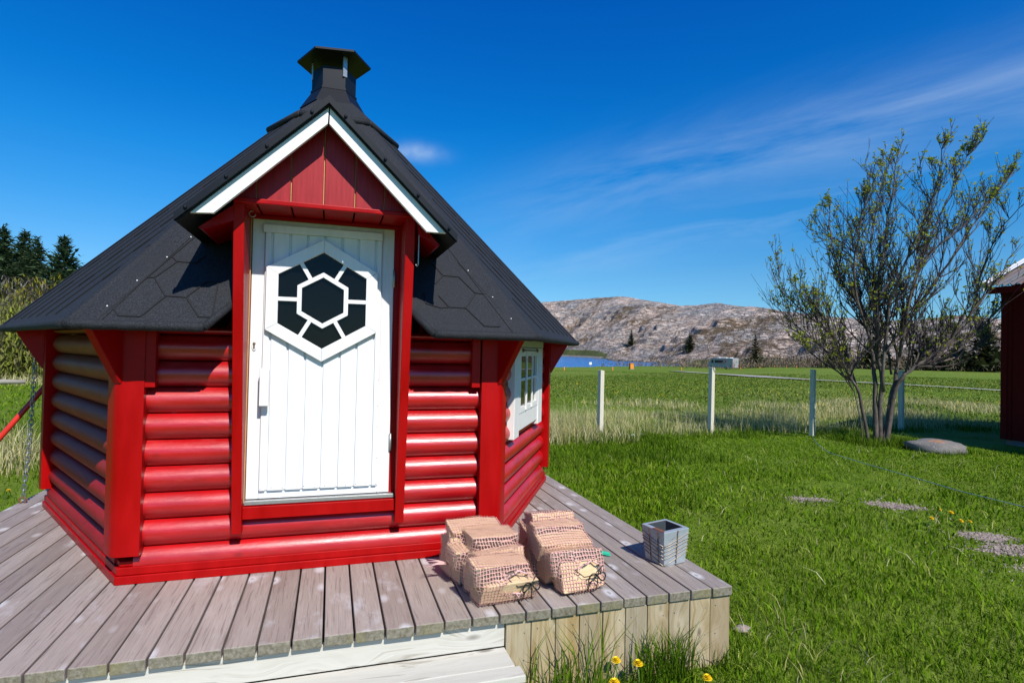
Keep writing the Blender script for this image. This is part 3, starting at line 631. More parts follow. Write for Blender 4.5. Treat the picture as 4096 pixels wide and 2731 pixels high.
lo_, hi_ = hexp(.295, 3.635), hexp(.02, 3.735)
mb.loft([tiltcap(p) for p in lo_], [tiltcap(p) for p in hi_]); mb.loft([tiltcap(p) for p in hexp(.302, 3.622)], [tiltcap(p) for p in hexp(.302, 3.638)]); mb.build('chimney_cap', M['blackmetal'], ch)
for i in range(3):
    mb = MB(); a = rad(-62+120*i); c = Vector((CX+.172*math.cos(a), .172*math.sin(a), 0)); t = Vector((-math.sin(a), math.cos(a), 0)); n = Vector((math.cos(a), math.sin(a), 0))
    mb.loft([c-t*.018+Vector((0, 0, 3.500)), c+t*.018+Vector((0, 0, 3.500)), c+t*.018+n*.012+Vector((0, 0, 3.500)), c-t*.018+n*.012+Vector((0, 0, 3.500))], [c-t*.018+Vector((0, 0, 3.670)), c+t*.018+Vector((0, 0, 3.670)), c+t*.018+n*.012+Vector((0, 0, 3.670)), c-t*.018+n*.012+Vector((0, 0, 3.670))])
    mb.build('cap_strap', M['metal'], ch)
# dormer over the door
dn = lambda x, y, z: Vector((x, y, z))
AX, AZ = -.023, 2.476
dorm = MB()
for ex, ez in ((-.685, 1.838), (.635, 1.842)):
    ya = lambda z: -(AE-(z-ZE)/SL)
    top = [dn(AX, -2.135, AZ), dn(ex, -2.135, ez), dn(ex, ya(ez)+.06, ez), dn(AX, ya(AZ)+.06, AZ)]; d = Vector((0, 0, -.036)); dorm.loft(top, [p+d for p in top])
gr_ = dorm.build('dormer_roof', M['shingle'], hut)
mb = MB()                                        # black edging along the verge
for ex, ez in ((-.690, 1.829), (.640, 1.833)):
    mb.loft([dn(AX, -2.160, AZ+.012), dn(AX, -2.160, AZ-.026), dn(AX, -2.128, AZ-.026), dn(AX, -2.128, AZ+.012)], [dn(ex, -2.160, ez+.014), dn(ex, -2.160, ez-.024), dn(ex, -2.128, ez-.024), dn(ex, -2.128, ez+.014)])
    for s in (.12, .42, .68, .93): mb.ball((AX+(ex-AX)*s, -2.163, AZ-.008+(ez+.003-AZ)*s), .009, 7, 5)
mb.build('verge_edging', M['blackmetal'], gr_)
for pts in ([(-.028, 2.356), (AX, 2.460), (-.632, 1.853), (-.532, 1.860)], [(-.021, 2.356), (AX+.004, 2.460), (.585, 1.855), (.482, 1.855)]):
    MB().prism([dn(x, -2.125, z) for x, z in (pts[0], pts[1], pts[2], pts[3])], (0, .024, 0)).build('barge_board', M['white'], hut, bevel=.002)
mb = MB()                                        # gable boards with open grooves
gx = [-.46, -.362, -.199, -.040, .117, .268, .43]
def roofz(x): return AZ-.04-((AX-x)/(AX+.685)*(AZ-1.838) if x < AX else (x-AX)/(.635-AX)*(AZ-1.842))
for a, b in zip(gx[:-1], gx[1:]):
    a2, b2 = a+.003, b-.003; pl = [(a2, 1.968), (b2, 1.968), (b2, roofz(b2)-.01)]
    if a2 < AX < b2: pl.append((AX, AZ-.05))
    pl.append((a2, roofz(a2)-.01)); mb.prism([dn(x, -2.005, z) for x, z in pl], (0, .02, 0))
mb.build('gable_panel', M['gable'], hut, bevel=.003)
for x in gx[1:-1]: MB().prism([dn(x-.006, -1.993, 1.965), dn(x+.006, -1.993, 1.965), dn(x+.006, -1.993, roofz(x)-.02), dn(x-.006, -1.993, roofz(x)-.02)], (0, .004, 0)).build('groove_strip', M['tan'], hut)
MB().box(-.462, .432, -2.028, -2.006, 1.946, 1.972).build('gable_ledge', M['trim'], hut, bevel=.005)
mb = MB()
for a, b in zip(gx[:-1], gx[1:]): mb.box(a+.004, b-.004, -2.004, -1.70, 1.952, 1.966)
mb.box(-.43, .40, -1.745, -1.70, 1.93, 1.951); mb.build('soffit', M['trim'], hut, bevel=.003)
for x0, x1 in ((-.468, -.417), (.389, .440)):    # slanted cheeks that carry the dormer
    MB().prism([dn(x0, -1.778, .228), dn(x0, -2.003, 1.985), dn(x0, -1.45, 1.985), dn(x0, -1.45, 1.80), dn(x0, -1.66, 1.45), dn(x0, -1.66, .228)], (x1-x0, 0, 0)).build('dormer_cheek', M['trim'], hut, bevel=.004)
for sx, ex in ((-1, -.60), (1, .555)): MB().prism([dn(ex, -2.0, 1.80), dn(ex+sx*.02, -2.0, 1.81), dn(sx*.44, -1.99, 1.96), dn(sx*.46, -1.99, 1.86)], (0, .42, 0)).build('dormer_soffit', M['trim'], hut)
mb = MB().box(-.417, .389, -1.764, -1.66, .300, .366); mb.box(-.43, .40, -1.748, -1.66, .367, .372); mb.build('door_sill', M['trim'], hut, bevel=.003)
MB().box(-.412, .384, -1.752, -1.69, .3725, .394).build('threshold_strip', M['metal'], hut, bevel=.002)
MB().box(-.4165, -.4125, -1.742, -1.7195, .38, 1.93).build('bare_edge_strip', M['tan'], hut)
mb = MB().tube([(.455, -1.985, 1.93), (.462, -1.985, 1.91), (.462, -1.97, 1.70), (.455, -1.97, 1.69), (.448, -1.975, 1.70)], .0035, 6); mb.build('hook_rod', M['metal'], hut, smooth=True)
mb = MB().tube([(-.40+.016*math.cos(a), -1.83, 1.945+.016*math.sin(a)-.012) for a in np.linspace(1.3, 6.6, 12)], .003, 5); mb.build('ceiling_hook', M['metal'], hut, smooth=True)
for x0, x1 in ((-.4165, -.4115), (.3575, .3885)): MB().box(x0, x1, -1.7185, -1.66, .375, 1.93).build('door_lining', M['trim'], hut)
# door
HX, HZ = -.035, 1.495
def hexl(r, y, dx=0): return [dn(HX+r*math.sin(rad(60*i)), y, HZ+r*math.cos(rad(60*i))) for i in range(6)]
leaf = MB().box(-.409, -.346, -1.722, -1.66, .398, 1.938)
leaf.box(.289, .356, -1.722, -1.66, .398, 1.938); leaf.box(-.3455, .2885, -1.722, -1.66, .398, .442); leaf.box(-.3455, .2885, -1.722, -1.66, 1.90, 1.938)
door = leaf.build('door', M['white'], hut, bevel=.003)
mb = MB(); px_ = [-.347, -.306, -.214, -.122, -.030, .063, .154, .251, .290]
for a, b in zip(px_[:-1], px_[1:]): mb.box(a+.0055, b-.0055, -1.738, -1.70, .442, 1.898)
mb.box(-.345, .289, -1.7285, -1.69, .443, 1.897); mb.build('door_planks', M['white'], door, bevel=.003)
MB().box(-.353, .286, -1.752, -1.7385, 1.858, 1.901).build('top_batten', M['white'], door, bevel=.003)
O, I = hexl(.342, -1.766), hexl(.270, -1.766)
mb = MB()
for i in range(6):
    j = (i+1) % 6; e = .0012; q = [O[i].lerp(O[j], e), O[j].lerp(O[i], e), I[j].lerp(I[i], e), I[i].lerp(I[j], e)]; mb.prism(q, (0, .027, 0))
wf = mb.build('hexagon_window', M['white'], door, bevel=.002)
MB().prism(hexl(.272, -1.7415), (0, .004, 0)).build('pane', M['glass'], wf)
mb = MB(); O2, I2 = hexl(.157, -1.762), hexl(.129, -1.762)
for i in range(6): j = (i+1) % 6; mb.prism([O2[i], O2[j], I2[j], I2[i]], (0, .016, 0))
for i in range(6):
    a = rad(60*i+30); u = Vector((math.sin(a), 0, math.cos(a))); s = Vector((u.z, 0, -u.x))*.011; c = dn(HX, -1.761, HZ); r0, r1 = .157*H3-.002, .270*H3+.001
    mb.prism([c+u*r0-s, c+u*r1-s, c+u*r1+s, c+u*r0+s], (0, .014, 0))
mb.build('glazing_bars', M['white'], wf, bevel=.0015)
mb = MB().box(-.347, -.300, -1.795, -1.768, .911, 1.113); mb.box(-.340, -.308, -1.768, -1.738, .925, .955); mb.box(-.340, -.308, -1.768, -1.738, 1.07, 1.10); mb.build('handle', M['white'], door, bevel=.003)
mb = MB().loft([dn(-.386+.013*math.cos(t), -1.728, 1.238+.030*math.sin(t)) for t in np.linspace(0, 2*math.pi, 14, endpoint=False)], [dn(-.386+.013*math.cos(t), -1.721, 1.238+.030*math.sin(t)) for t in np.linspace(0, 2*math.pi, 14, endpoint=False)]); lk = mb.build('key_plate', M['white'], door)
MB().ball((-.386, -1.729, 1.246), .008, 8, 5).box(-.390, -.382, -1.734, -1.726, 1.222, 1.244).build('lock_cylinder', M['brass'], lk)
for z in (1.643, .689): MB().tube([(.358, -1.728, z-.05), (.358, -1.728, z+.05)], .008, 8).build('hinge', M['metal'], door, smooth=True)
for x, z in [(x, .455+.004*math.sin(x*40)) for x in np.linspace(-.335, .28, 12)]+[(.28, z) for z in (.60, .78, .90, 1.05)]: MB().ball((x, -1.7385, z), .0022, 5, 4).build('nail', M['brass'], door)
# small window on the right wall
wn1, wt1 = fdir(1); WP = Vector((1.0, -1.710, 0))
def wp(t, o, z): return WP+wt1*t+wn1*o+Vector((0, 0, z))
def wbox(mb, t0, t1, o0, o1, z0, z1): return mb.loft([wp(t0, o0, z0), wp(t0, o1, z0), wp(t0, o1, z1), wp(t0, o0, z1)], [wp(t1, o0, z0), wp(t1, o1, z0), wp(t1, o1, z1), wp(t1, o0, z1)])
win = wbox(MB(), .40, 1.62, -.02, .028, 1.265, 1.372); wbox(win, .405, .572, -.02, .034, .62, 1.262); wbox(win, 1.372, 1.560, -.02, .034, .615, 1.262); wbox(win, .574, 1.370, -.02, .026, .655, .778)
w_ = win.build('side_window', M['white_win'], hut, bevel=.004)
mb = wbox(MB(), .578, .640, .0, .030, .780, 1.260); wbox(mb, 1.300, 1.368, .0, .030, .780, 1.260); wbox(mb, .641, 1.299, .0, .030, 1.196, 1.260); wbox(mb, .641, 1.299, .0, .030, .780, .824)
wbox(mb, .641, 1.299, .004, .026, 1.014, 1.034)
for t in (.826, 1.066): wbox(mb, t-.012, t+.012, .027, .040, .790, 1.236)
mb.build('sash', M['white_win'], w_, bevel=.002)
wbox(MB(), .63, 1.31, .0, .008, .80, 1.22).build('pane', M['glass'], w_)
mb = MB().tube([wp(.64, .040, 1.240), wp(1.28, .040, 1.240)], .005, 6); mb.ball(wp(.66, .036, 1.24), .014, 6, 5); mb.ball(wp(1.26, .036, 1.24), .014, 6, 5); mb.build('curtain_bar', M['brass'], w_, smooth=True)
# ------------------------------------------------------------------ deck and step
deck = thing('timber_deck', 'weathered grey plank deck under and around the red hut', 'deck', (0, 0, 0))
xs = [-2.23+.1315*i for i in range(10)]+[-.911, -.774, -.643, -.513, -.376, -.247, -.113, .015, .144, .275, .406, .54, .67]+[.67+.1309*i for i in range(1, 12)]
mb = MB()
for i, (a, b) in enumerate(zip(xs[:-1], xs[1:])):
    jit = RNG.normal(0, .003); mb.box(a+.0045, b-.0045, -2.549+jit, 2.25+RNG.normal(0, .004), -.0475+RNG.normal(0, .0008), RNG.normal(0, .0008))
mb.build('decking', M['deck'], deck, bevel=.005, seg=3)
sk = MB()
def skirt(x0, x1, y, zt):
    sk = MB()
    n = round((x1-x0)/.1275); w = (x1-x0)/n
    for i in range(n): sk.box(x0+w*i+.002, x0+w*(i+1)-.002, y+RNG.normal(0, .0012), y+.022, -.46+RNG.normal(0, .006), zt)
    sk.build('skirt_boards', M['skirt'], deck, bevel=.003)
skirt(.838, 2.104, -2.534, -.0495); skirt(-2.226, -1.062, -2.534, -.0495)
n = 37
for xa in (2.082, -2.226):
    sk = MB()
    for i in range(n): y0 = -2.51+4.75*i/n; sk.box(xa, xa+.022, y0+.001, y0+4.75/n-.001, -.46, -.0495)
    sk.build('skirt_boards', M['skirt'], deck, bevel=.003)
MB().box(-1.060, .836, -2.517, -2.49, -.166, -.050).build('riser_board', M['pale'], deck, bevel=.003)
mb = MB().box(-2.20, 2.08, -2.488, 2.2, -.075, -.055); mb.build('deck_shade_sheet', M['dark'], deck)  # dark sheet added below the planks, its colour standing for shade in the gaps
for i in range(10):
    x = .838+.1266*(i+.5)
    for z in (-.10, -.24): MB().ball((x+.03*(-1)**i, -2.536, z+RNG.normal(0, .01)), .0035, 6, 4).build('screw', M['metal'], deck)
step = thing('wooden_step', 'pale new wooden step at the foot of the deck', 'step', (-.1, -2.65, -.42))
MB().box(-1.058, .836, -2.685, -2.5185, -.200, -.168).box(-1.058, .858, -2.772, -2.689, -.200, -.168).build('tread', M['pale'], step, bevel=.004)
MB().box(-1.05, .848, -2.756, -2.738, -.43, -.2015).box(.828, .848, -2.736, -2.555, -.43, -.2015).box(-1.05, -1.03, -2.736, -2.555, -.43, -.2015).build('step_riser', M['pale'], step, bevel=.003)
#PART3
# ------------------------------------------------------------------ things by the hut
def place(o, loc): o.location = loc; return o
# chain from eave to deck
A, B = Vector((-2.10, .04, 1.31)), Vector((-2.19, .14, .03))
mb = MB(); n = 36; dirv = (B-A).normalized(); s1 = dirv.cross(Vector((0, 1, 0))).normalized(); s2 = dirv.cross(s1)
for i in range(n):
    c = A.lerp(B, (i+.5)/n)+Vector((.0, 0, 0))*1+s1*.012*math.sin(i/n*math.pi); s = s1 if i % 2 else (s1*.35+s2).normalized(); hl, hw = .0262, .0125
    pts = []
    for j in range(13):
        a = 2*math.pi*j/12; ca, sa = math.cos(a), math.sin(a); pts.append(c+dirv*(hl-hw+hw*abs(ca))*(1 if ca > 0 else -1)*1.0+s*hw*sa if abs(ca) > .01 else c+s*hw*sa)
    mb.tube(pts, .0042, 5, cap=False)
chn = mb.build('rain_chain', M['chain'], smooth=True); tag(chn, 'galvanised link chain hanging from the hut eave to an eyelet on the deck', 'chain')
MB().tube([(-2.19+.022*math.cos(a), .14, .022+.022*math.sin(a)) for a in np.linspace(-1.2, 4.4, 12)], .006, 6).build('eyelet', M['rust'], chn, smooth=True)
# red pole leaning on the eave
pole = thing('red_pole', 'bright red round pole leaning in from the grass to the left of the hut', 'pole', (-3.117, .5, -.42))
MB().tube([(-3.117, .5, -.42), (-2.53, .5, .415), (-2.0, .5, 1.169)], .021, 12).build('shaft', M['redpole'], pole, smooth=True)
MB().tube([(-2.03, .5, 1.126), (-1.985, .5, 1.19)], .026, 12).build('end_cap', M['blackmetal'], pole, smooth=True)
# firewood bags
def firewood_bag(name, label, loc, rz, seed, L, Wd):
    rr = random.Random(seed); root = thing(name, label, 'firewood bag', loc, 'net bags of firewood on the deck')
    allv, allf = [], []; rows = [(-.205, .075), (-.075, .07), (.065, .075), (.20, .07)]; logs = []
    specs = []
    for j in range(4): specs.append((-.215+.142*j, .072, .078, rr.uniform(-.02, .02)))
    for j in range(4): specs.append((-.185+.125*j, .165+rr.uniform(-.015, .015)-.03*(j == 0), .066, rr.uniform(-.04, .04)))
    for j, y in enumerate((.02, .15)): specs.append((y, .232+.015*j, .056, rr.uniform(-.05, .05)))
    cz, sz = math.cos(rz), math.sin(rz)
    def Wp(p): return Vector((p[0]*cz-p[1]*sz, p[0]*sz+p[1]*cz, p[2]))+Vector(loc)
    for idx, (y, z, r, xo) in enumerate(specs):
        k = rr.choice([3, 4, 4, 5]) if idx > 3 else 4; a0 = rr.uniform(-.45, .45)+math.pi/4; prof = []
        for i in range(k):
            a = a0+2*math.pi*i/k+rr.uniform(-.3, .3); q = rr.uniform(.85, 1.15); prof.append((r*1.22*q*math.cos(a), r*1.14*q*math.sin(a)))
        h0, h1 = -Wd/2+.02+xo+rr.uniform(-.03, .02), Wd/2-.02+xo+rr.uniform(-.02, .03); yaw, tilt = rr.uniform(-.11, .11), (rr.uniform(-.09, .09) if idx > 3 else 0); tap = rr.uniform(.82, 1.0)
        rings = []
        for hx, sc_ in ((h0, 1), (h0*.35+h1*.65, 1.04), (h1, tap)):
            rings.append([Wp((hx, y+p[0]*sc_+hx*yaw+rr.gauss(0, .003), max(.012, z+p[1]*sc_+hx*tilt))) for p in prof])
        lg = MB(); n = len(prof); o = len(allv); vv = sum(rings, []); ff = []
        for m_ in range(2):
            for i in range(n): ff.append((m_*n+i, m_*n+(i+1) % n, (m_+1)*n+(i+1) % n, (m_+1)*n+i))
        ff += [tuple(range(n))[::-1], tuple(2*n+i for i in range(n))]
        lg.add(vv, ff); allv += [tuple(v) for v in vv]; allf += [tuple(o+i for i in f) for f in ff]
        ob = lg.build('log', [M['firewood'], M['birchbark']], root, bevel=.004)
        if idx in (1, 2, 4, 6, 7, 8, 9):
            cand = max(range(n), key=lambda i: ((prof[i][1]+prof[(i+1) % n][1])*.6+(prof[i][0]+prof[(i+1) % n][0])*(1 if idx % 2 else -1)))
            ob.data.polygons[cand].material_index = 1; ob.data.polygons[n+cand].material_index = 1
    bvh = BVHTree.FromPolygons(allv, allf)
    # net drawn over the logs: an outer shell shrunk on to them
    nu, nv = 84, 64; rays = {}
    def shell(u, v):                              # u round the Y axis, v from front to back
        a = 2*math.pi*u; ca, sa = math.cos(a), math.sin(a); e = .5
        sx = math.copysign(abs(ca)**e, ca); szz = math.copysign(abs(sa)**e, sa); t = v*2-1; cap = max(.02, (1-abs(t)**5))**.45
        return Vector((sx*(Wd/2+.05)*cap, t*(L/2+.04), .15+szz*.21*cap))
    grid = {}
    for j in range(nv+1):
        for i in range(nu):
            p = shell(i/nu, j/nv); tgt = Vector((p.x*.1, max(-L/2+.14, min(L/2-.14, p.y)), .115)); wp_, wt_ = Wp(p), Wp(tgt); d = (wt_-wp_); ln = d.length; d.normalize(); h = bvh.ray_cast(wp_, d, ln)
            q = (h[0]-d*.009) if h[0] else wt_.lerp(wp_, .38); rays[i, j] = (wt_, -d, (q-wt_).length if h[0] else .02); q.z = max(q.z, loc[2]+.004); grid[i, j] = q
    for it in range(26):                          # pull the net taut, but never into a log
        g2 = {}
        for (i, j), q in grid.items():
            nb = [grid[(i+1) % nu, j], grid[(i-1) % nu, j]]+([grid[i, j+1]] if j < nv else [])+([grid[i, j-1]] if j > 0 else []); av = sum(nb, Vector())/len(nb)
            c_, d_, r0 = rays[i, j]; q2 = q.lerp(av, .6); r = max((q2-c_).dot(d_), r0); q2 = c_+d_*r; q2.z = max(q2.z, loc[2]+.004); g2[i, j] = q2
        grid = g2
    me = bpy.data.meshes.new('net'); vs = [grid[i, j] for j in range(nv+1) for i in range(nu)]; fs = []; fuv = []
    oc = Wp((.03, -L/2, .105)); fwdv = (Wp((0, -1, 0))-Wp((0, 0, 0)))
    perim = [0]
    for i in range(nu): perim.append(perim[-1]+(grid[(i+1) % nu, nv//2]-grid[i, nv//2]).length)
    ylen = [0]
    for j in range(nv): ylen.append(ylen[-1]+max((grid[nu//8, j+1]-grid[nu//8, j]).length, .004))
    for j in range(nv):
        for i in range(nu):
            c = (grid[i, j]+grid[(i+1) % nu, j+1])/2; lp = Matrix.Rotation(-rz, 3, 'Z') @ (c-Vector(loc))
            if lp.y < -L/2+.10 and ((lp.x-.03)/.078)**2+((lp.z-.10)/.046)**2 < 1: continue
            fs.append((j*nu+i, j*nu+(i+1) % nu, (j+1)*nu+(i+1) % nu, (j+1)*nu+i)); q4 = [Matrix.Rotation(-rz, 3, 'Z') @ (grid[a_]-Vector(loc)) for a_ in ((i, j), ((i+1) % nu, j), ((i+1) % nu, j+1), (i, j+1))]
            nr = (q4[2]-q4[0]).cross(q4[3]-q4[1]); ax = max(range(3), key=lambda k_: abs(nr[k_])*(1, 1, 1.15)[k_]); o1, o2 = ((1, 2), (0, 2), (0, 1))[ax]; fuv += [(p_[o1]/.0165+.15*math.sin(p_[o2]*22), p_[o2]/.0165+.3*math.sin(p_[o1]*14)) for p_ in q4]
    me.from_pydata([tuple(v-Vector(loc)) for v in vs], [], fs); uv = me.uv_layers.new(); uv.data.foreach_set('uv', np.array(fuv, np.float32).ravel()); me.materials.append(M['net']); me.polygons.foreach_set('use_smooth', [True]*len(fs))
    no = bpy.data.objects.new('net', me); COL.objects.link(no); no.parent = root
    # frayed pink hem round the opening, tied with black ribbon
    mb = MB(); ring = []
    yf = -L/2+.012
    for i in range(33):
        a = 2*math.pi*i/32; ring.append(Wp((.03+(.082+.008*math.sin(7*a))*math.cos(a), yf+.012*math.sin(5*a)+.02*abs(math.cos(a)), .10+(.050+.006*math.sin(9*a+1))*math.sin(a))))
    mb.tube(ring, .0048, 5, cap=False)
    for i in range(16):
        p = ring[(i*2+1) % 32]; d = Vector((rr.uniform(-1, 1), rr.uniform(-1.2, -.2), rr.uniform(-.6, .9))).normalized(); mb.tube([p, p+d*.014, p+d*.026+Vector((0, 0, -.008))], [.0035, .003, .001], 4)
    mb.build('net_hem', M['rim'], root, smooth=True)
    mb = MB(); kx = .09 if seed == 3 else .05; kc = Vector((kx, yf-.028, .095))
    for s in (-1, 1):
        lo = [kc+Vector((s*.045*math.sin(t)*1.1, -.008*math.sin(t*2), .030*math.sin(2*t)*.8-.018*math.sin(t))) for t in np.linspace(0, math.pi, 10)]; mb.tube([Wp(p) for p in lo], .0036, 5)
        mb.tube([Wp(kc), Wp(kc+Vector((s*.02-.02, -.004, -.03))), Wp(kc+Vector((s*.028-.03, -.002, -.072)))], .0028, 5)
        mb.tube([Wp(kc), Wp(kc+Vector((s*.05-.02, .012, .012+.018*s))), Wp(kc+Vector((s*.085-.03, .03, .03)))], .0025, 4)
    mb.ball(Wp(kc), .007, 7, 5); mb.build('ribbon_bow', M['cord'], root, smooth=True)
    # loose tail of netting behind
    mb = MB(); p0 = Wp((-Wd/2+.0, L/2-.18, .09)) if seed == 3 else Wp((-.02, L/2-.02, .05))
    for i in range(7): d = Vector((-.10-rr.random()*.06, .01+rr.uniform(-.03, .03), .0+rr.uniform(-.02, .03))) if seed == 3 else Vector((rr.uniform(-.03, .03), .06, 0)); mb.tube([p0, p0+d*.5+Vector((0, 0, .004)), p0+d+Vector((0, 0, -.01*rr.random()))], [.006, .003, .001], 4)
    mb.build('net_tail', M['rim'], root, smooth=True)
    return root
firewood_bag('firewood_bag', 'pink net bag of split logs next to the red wall, left of another', (.830, -2.185, .001), rad(12), 3, .60, .335)
firewood_bag('firewood_bag', 'pink net bag of split logs beside the turquoise rope end', (1.262, -2.155, .001), rad(7), 8, .58, .325)
# turquoise rope end
mb = MB()
for i in range(6): o = RNG.normal(0, .006, 3); mb.tube([Vector((1.545+o[0], -1.955+o[1], .008+abs(o[2]))), Vector((1.60, -1.95+o[1], .016+abs(o[2]))), Vector((1.665+o[0], -1.985+o[1]*1.5, .008+abs(o[2])))], .005, 5)
tag(mb.build('rope_end', M['greenrope'], smooth=True), 'frayed turquoise rope end lying behind the right firewood bag', 'rope')
# wire-bound metal planter
pl_ = thing('planter', 'square tapered grey metal planter bound with wire on the deck edge', 'planter', (1.955, -2.12, .001))
bq = [Vector((1.891, -2.225, .002)), Vector((2.055, -2.190, .002)), Vector((2.022, -2.040, .002)), Vector((1.857, -2.075, .002))]
tq = [Vector((1.873, -2.248, .205)), Vector((2.080, -2.192, .205)), Vector((2.045, -1.995, .205)), Vector((1.840, -2.050, .205))]
cb, ct = sum(bq, Vector())/4, sum(tq, Vector())/4
inn = [ct.lerp(p, .72) for p in tq]; inb = [p.lerp(ct, .28)-Vector((0, 0, .17)) for p in tq]; inb = [cb.lerp(p, .70)+Vector((0, 0, .02)) for p in bq]
mb = MB(); o = 0
mb.add(bq+tq+inn+inb, [(3, 2, 1, 0)]+[(i, (i+1) % 4, 4+(i+1) % 4, 4+i) for i in range(4)]+[(4+i, 4+(i+1) % 4, 8+(i+1) % 4, 8+i) for i in range(4)])
body = mb.build('pot', M['galv'], pl_, bevel=.003)
MB().add(inn+inb, [(i, 4+i, 4+(i+1) % 4, (i+1) % 4) for i in range(4)]+[(4, 5, 6, 7)]).build('pot_lining', M['potinside'], body)  # inner faces of the pot in a darker colour than the outside
up = Vector((0, 0, .003)); mb = MB()
mb.add([tq[0]+up*.5, tq[0].lerp(tq[3], .52)+up*.5, inn[0].lerp(inn[3], .5)+up*.5, inn[0].lerp(inn[1], .0)+up*.5], [(0, 1, 2, 3)])
c_in = [ct.lerp(p, .735)+up*.4 for p in tq]
for i in (1, 2): mb.loft([c_in[i], c_in[(i+1) % 4], inn[(i+1) % 4]+up*.4, inn[i]+up*.4], [c_in[i]-up, c_in[(i+1) % 4]-up, inn[(i+1) % 4]-up, inn[i]-up])
mb.build('rust_patch', M['rust'], body)
def side(i, s, h, off=.0035):
    a = bq[i].lerp(bq[(i+1) % 4], s); b = tq[i].lerp(tq[(i+1) % 4], s); p = a.lerp(b, h); n = ((bq[i]+bq[(i+1) % 4])/2-cb).normalized(); return p+n*off
mb = MB()
for h0, h1 in ((.60, .86), (.55, .72), (.44, .64), (.32, .52), (.22, .42), (.03, .33)):
    mb.tube([side(0, s, h0+(h1-h0)*s) for s in (0, .33, .66, 1)]+[side(1, s, h1) for s in (.05, .5, 1)]+[side(2, s, h1-.05*s) for s in (.05, .5, 1)]+[side(3, s, h1-.05+(h0-h1+.03)*s) for s in (.05, .5, .97)], .0028, 5)
mb.tube([side(3, .55, .50), side(3, .7, .42), side(3, .85, .35)], .0028, 5)
mb.build('binding_wire', M['wire'], pl_, smooth=True)
mb = MB()
for i, s in ((0, .52), (3, .35), (3, .74)):
    mb.tube([side(i, s+.012*math.sin(t*40), 1.0-t*.95, .005) for t in np.linspace(0, 1, 26)], .0026, 4)
mb.build('twisted_wire', M['rust'], pl_, smooth=True)
# ------------------------------------------------------------------ fence posts
fence = [((5.111, 5.09), .885, .085, 'cream fence post nearest the hut wall, standing in dry grass'), ((7.678, 5.08), .972, .085, 'cream fence post in front of the motorhome'),
         ((9.715, 4.43), .97, .078, 'cream fence post dappled with twig shadows, left of the bare tree'), ((12.685, 4.79), .967, .09, 'fence post standing in the shade right behind the bare tree')]
for (x, y), zt, w, lb in fence:
    w *= 1.1
    zb = gz(x, y); o = MB().add([], []); vv = [(-w/2, -w/2), (w/2, -w/2), (w/2, w/2), (-w/2, w/2)]; tl = RNG.normal(0, .008, 2)
    o.loft([Vector((a, b, -.2)) for a, b in vv], [Vector((a+tl[0], b+tl[1], zt-zb-.012*(a > 0))) for a, b in vv]); ob = o.build('fence_post', M['post'], bevel=.006); ob.location = (x, y, zb); ob.rotation_euler = (0, 0, rad(14)); tag(ob, lb, 'fence post', 'cream fence posts along the meadow edge')
# ------------------------------------------------------------------ red cabin at the right edge
cab = thing('red_cabin', 'dark red cabin with corrugated roof at the right edge of the picture', 'cabin', (12.7, 2.7, -.45))
mb = MB(); 
for i in range(58): y1 = 2.68-i*.15; mb.box(12.66+.02*(i % 2), 12.72, y1-.15+.002, y1, -.30, 2.62)
mb.box(12.72, 18.5, -6.0, 2.66, -.30, 2.62)
for i in range(40): x0 = 12.72+i*.145; mb.box(x0+.002, x0+.145, 2.66, 2.675+.015*(i % 2), -.30, 2.62)
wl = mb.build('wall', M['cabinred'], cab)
MB().box(12.635, 12.76, 2.60, 2.705, -.30, 2.62).build('corner_board', M['cabinred'], wl, bevel=.004)
MB().box(12.70, 18.4, -5.95, 2.64, -.75, -.302).build('foundation', M['stone'], cab)
MB().prism([(12.7, 2.66, 2.62), (18.5, 2.66, 2.62), (15.6, 2.66, 3.95)], (0, -8.6, 0)).build('gable_wall', M['cabinred'], cab)
vs, fs = [], []; ny = 300
for i in range(ny+1):
    y = 2.80-9.0*i/ny; w = .022*math.sin(y*2*math.pi/.13)
    for x, z in ((12.33, 2.70), (15.6, 4.20), (18.87, 2.70)): vs.append((x, y, z+w))
for i in range(ny): fs += [(3*i, 3*i+1, 3*i+4, 3*i+3), (3*i+1, 3*i+2, 3*i+5, 3*i+4)]
rf = MB().add(vs, fs).build('roof', M['corr'], cab, smooth=True)
MB().prism([(12.27, 2.80, 2.60), (12.27, 2.80, 2.78), (15.6, 2.80, 4.31), (15.6, 2.80, 4.13)], (0, .035, 0)).prism([(15.601, 2.80, 4.13), (15.601, 2.80, 4.31), (18.9, 2.80, 2.78), (18.9, 2.80, 2.60)], (0, .035, 0)).build('verge_board', M['white'], rf, bevel=.004)
MB().prism([(12.25, 2.70, 2.745), (12.25, 2.845, 2.745), (15.6, 2.845, 4.285), (15.6, 2.70, 4.285)], (0, 0, .02)).build('verge_cap', M['white'], rf)
MB().box(12.40, 12.43, -6.1, 2.79, 2.55, 2.68).build('fascia', M['cabinred'], rf)
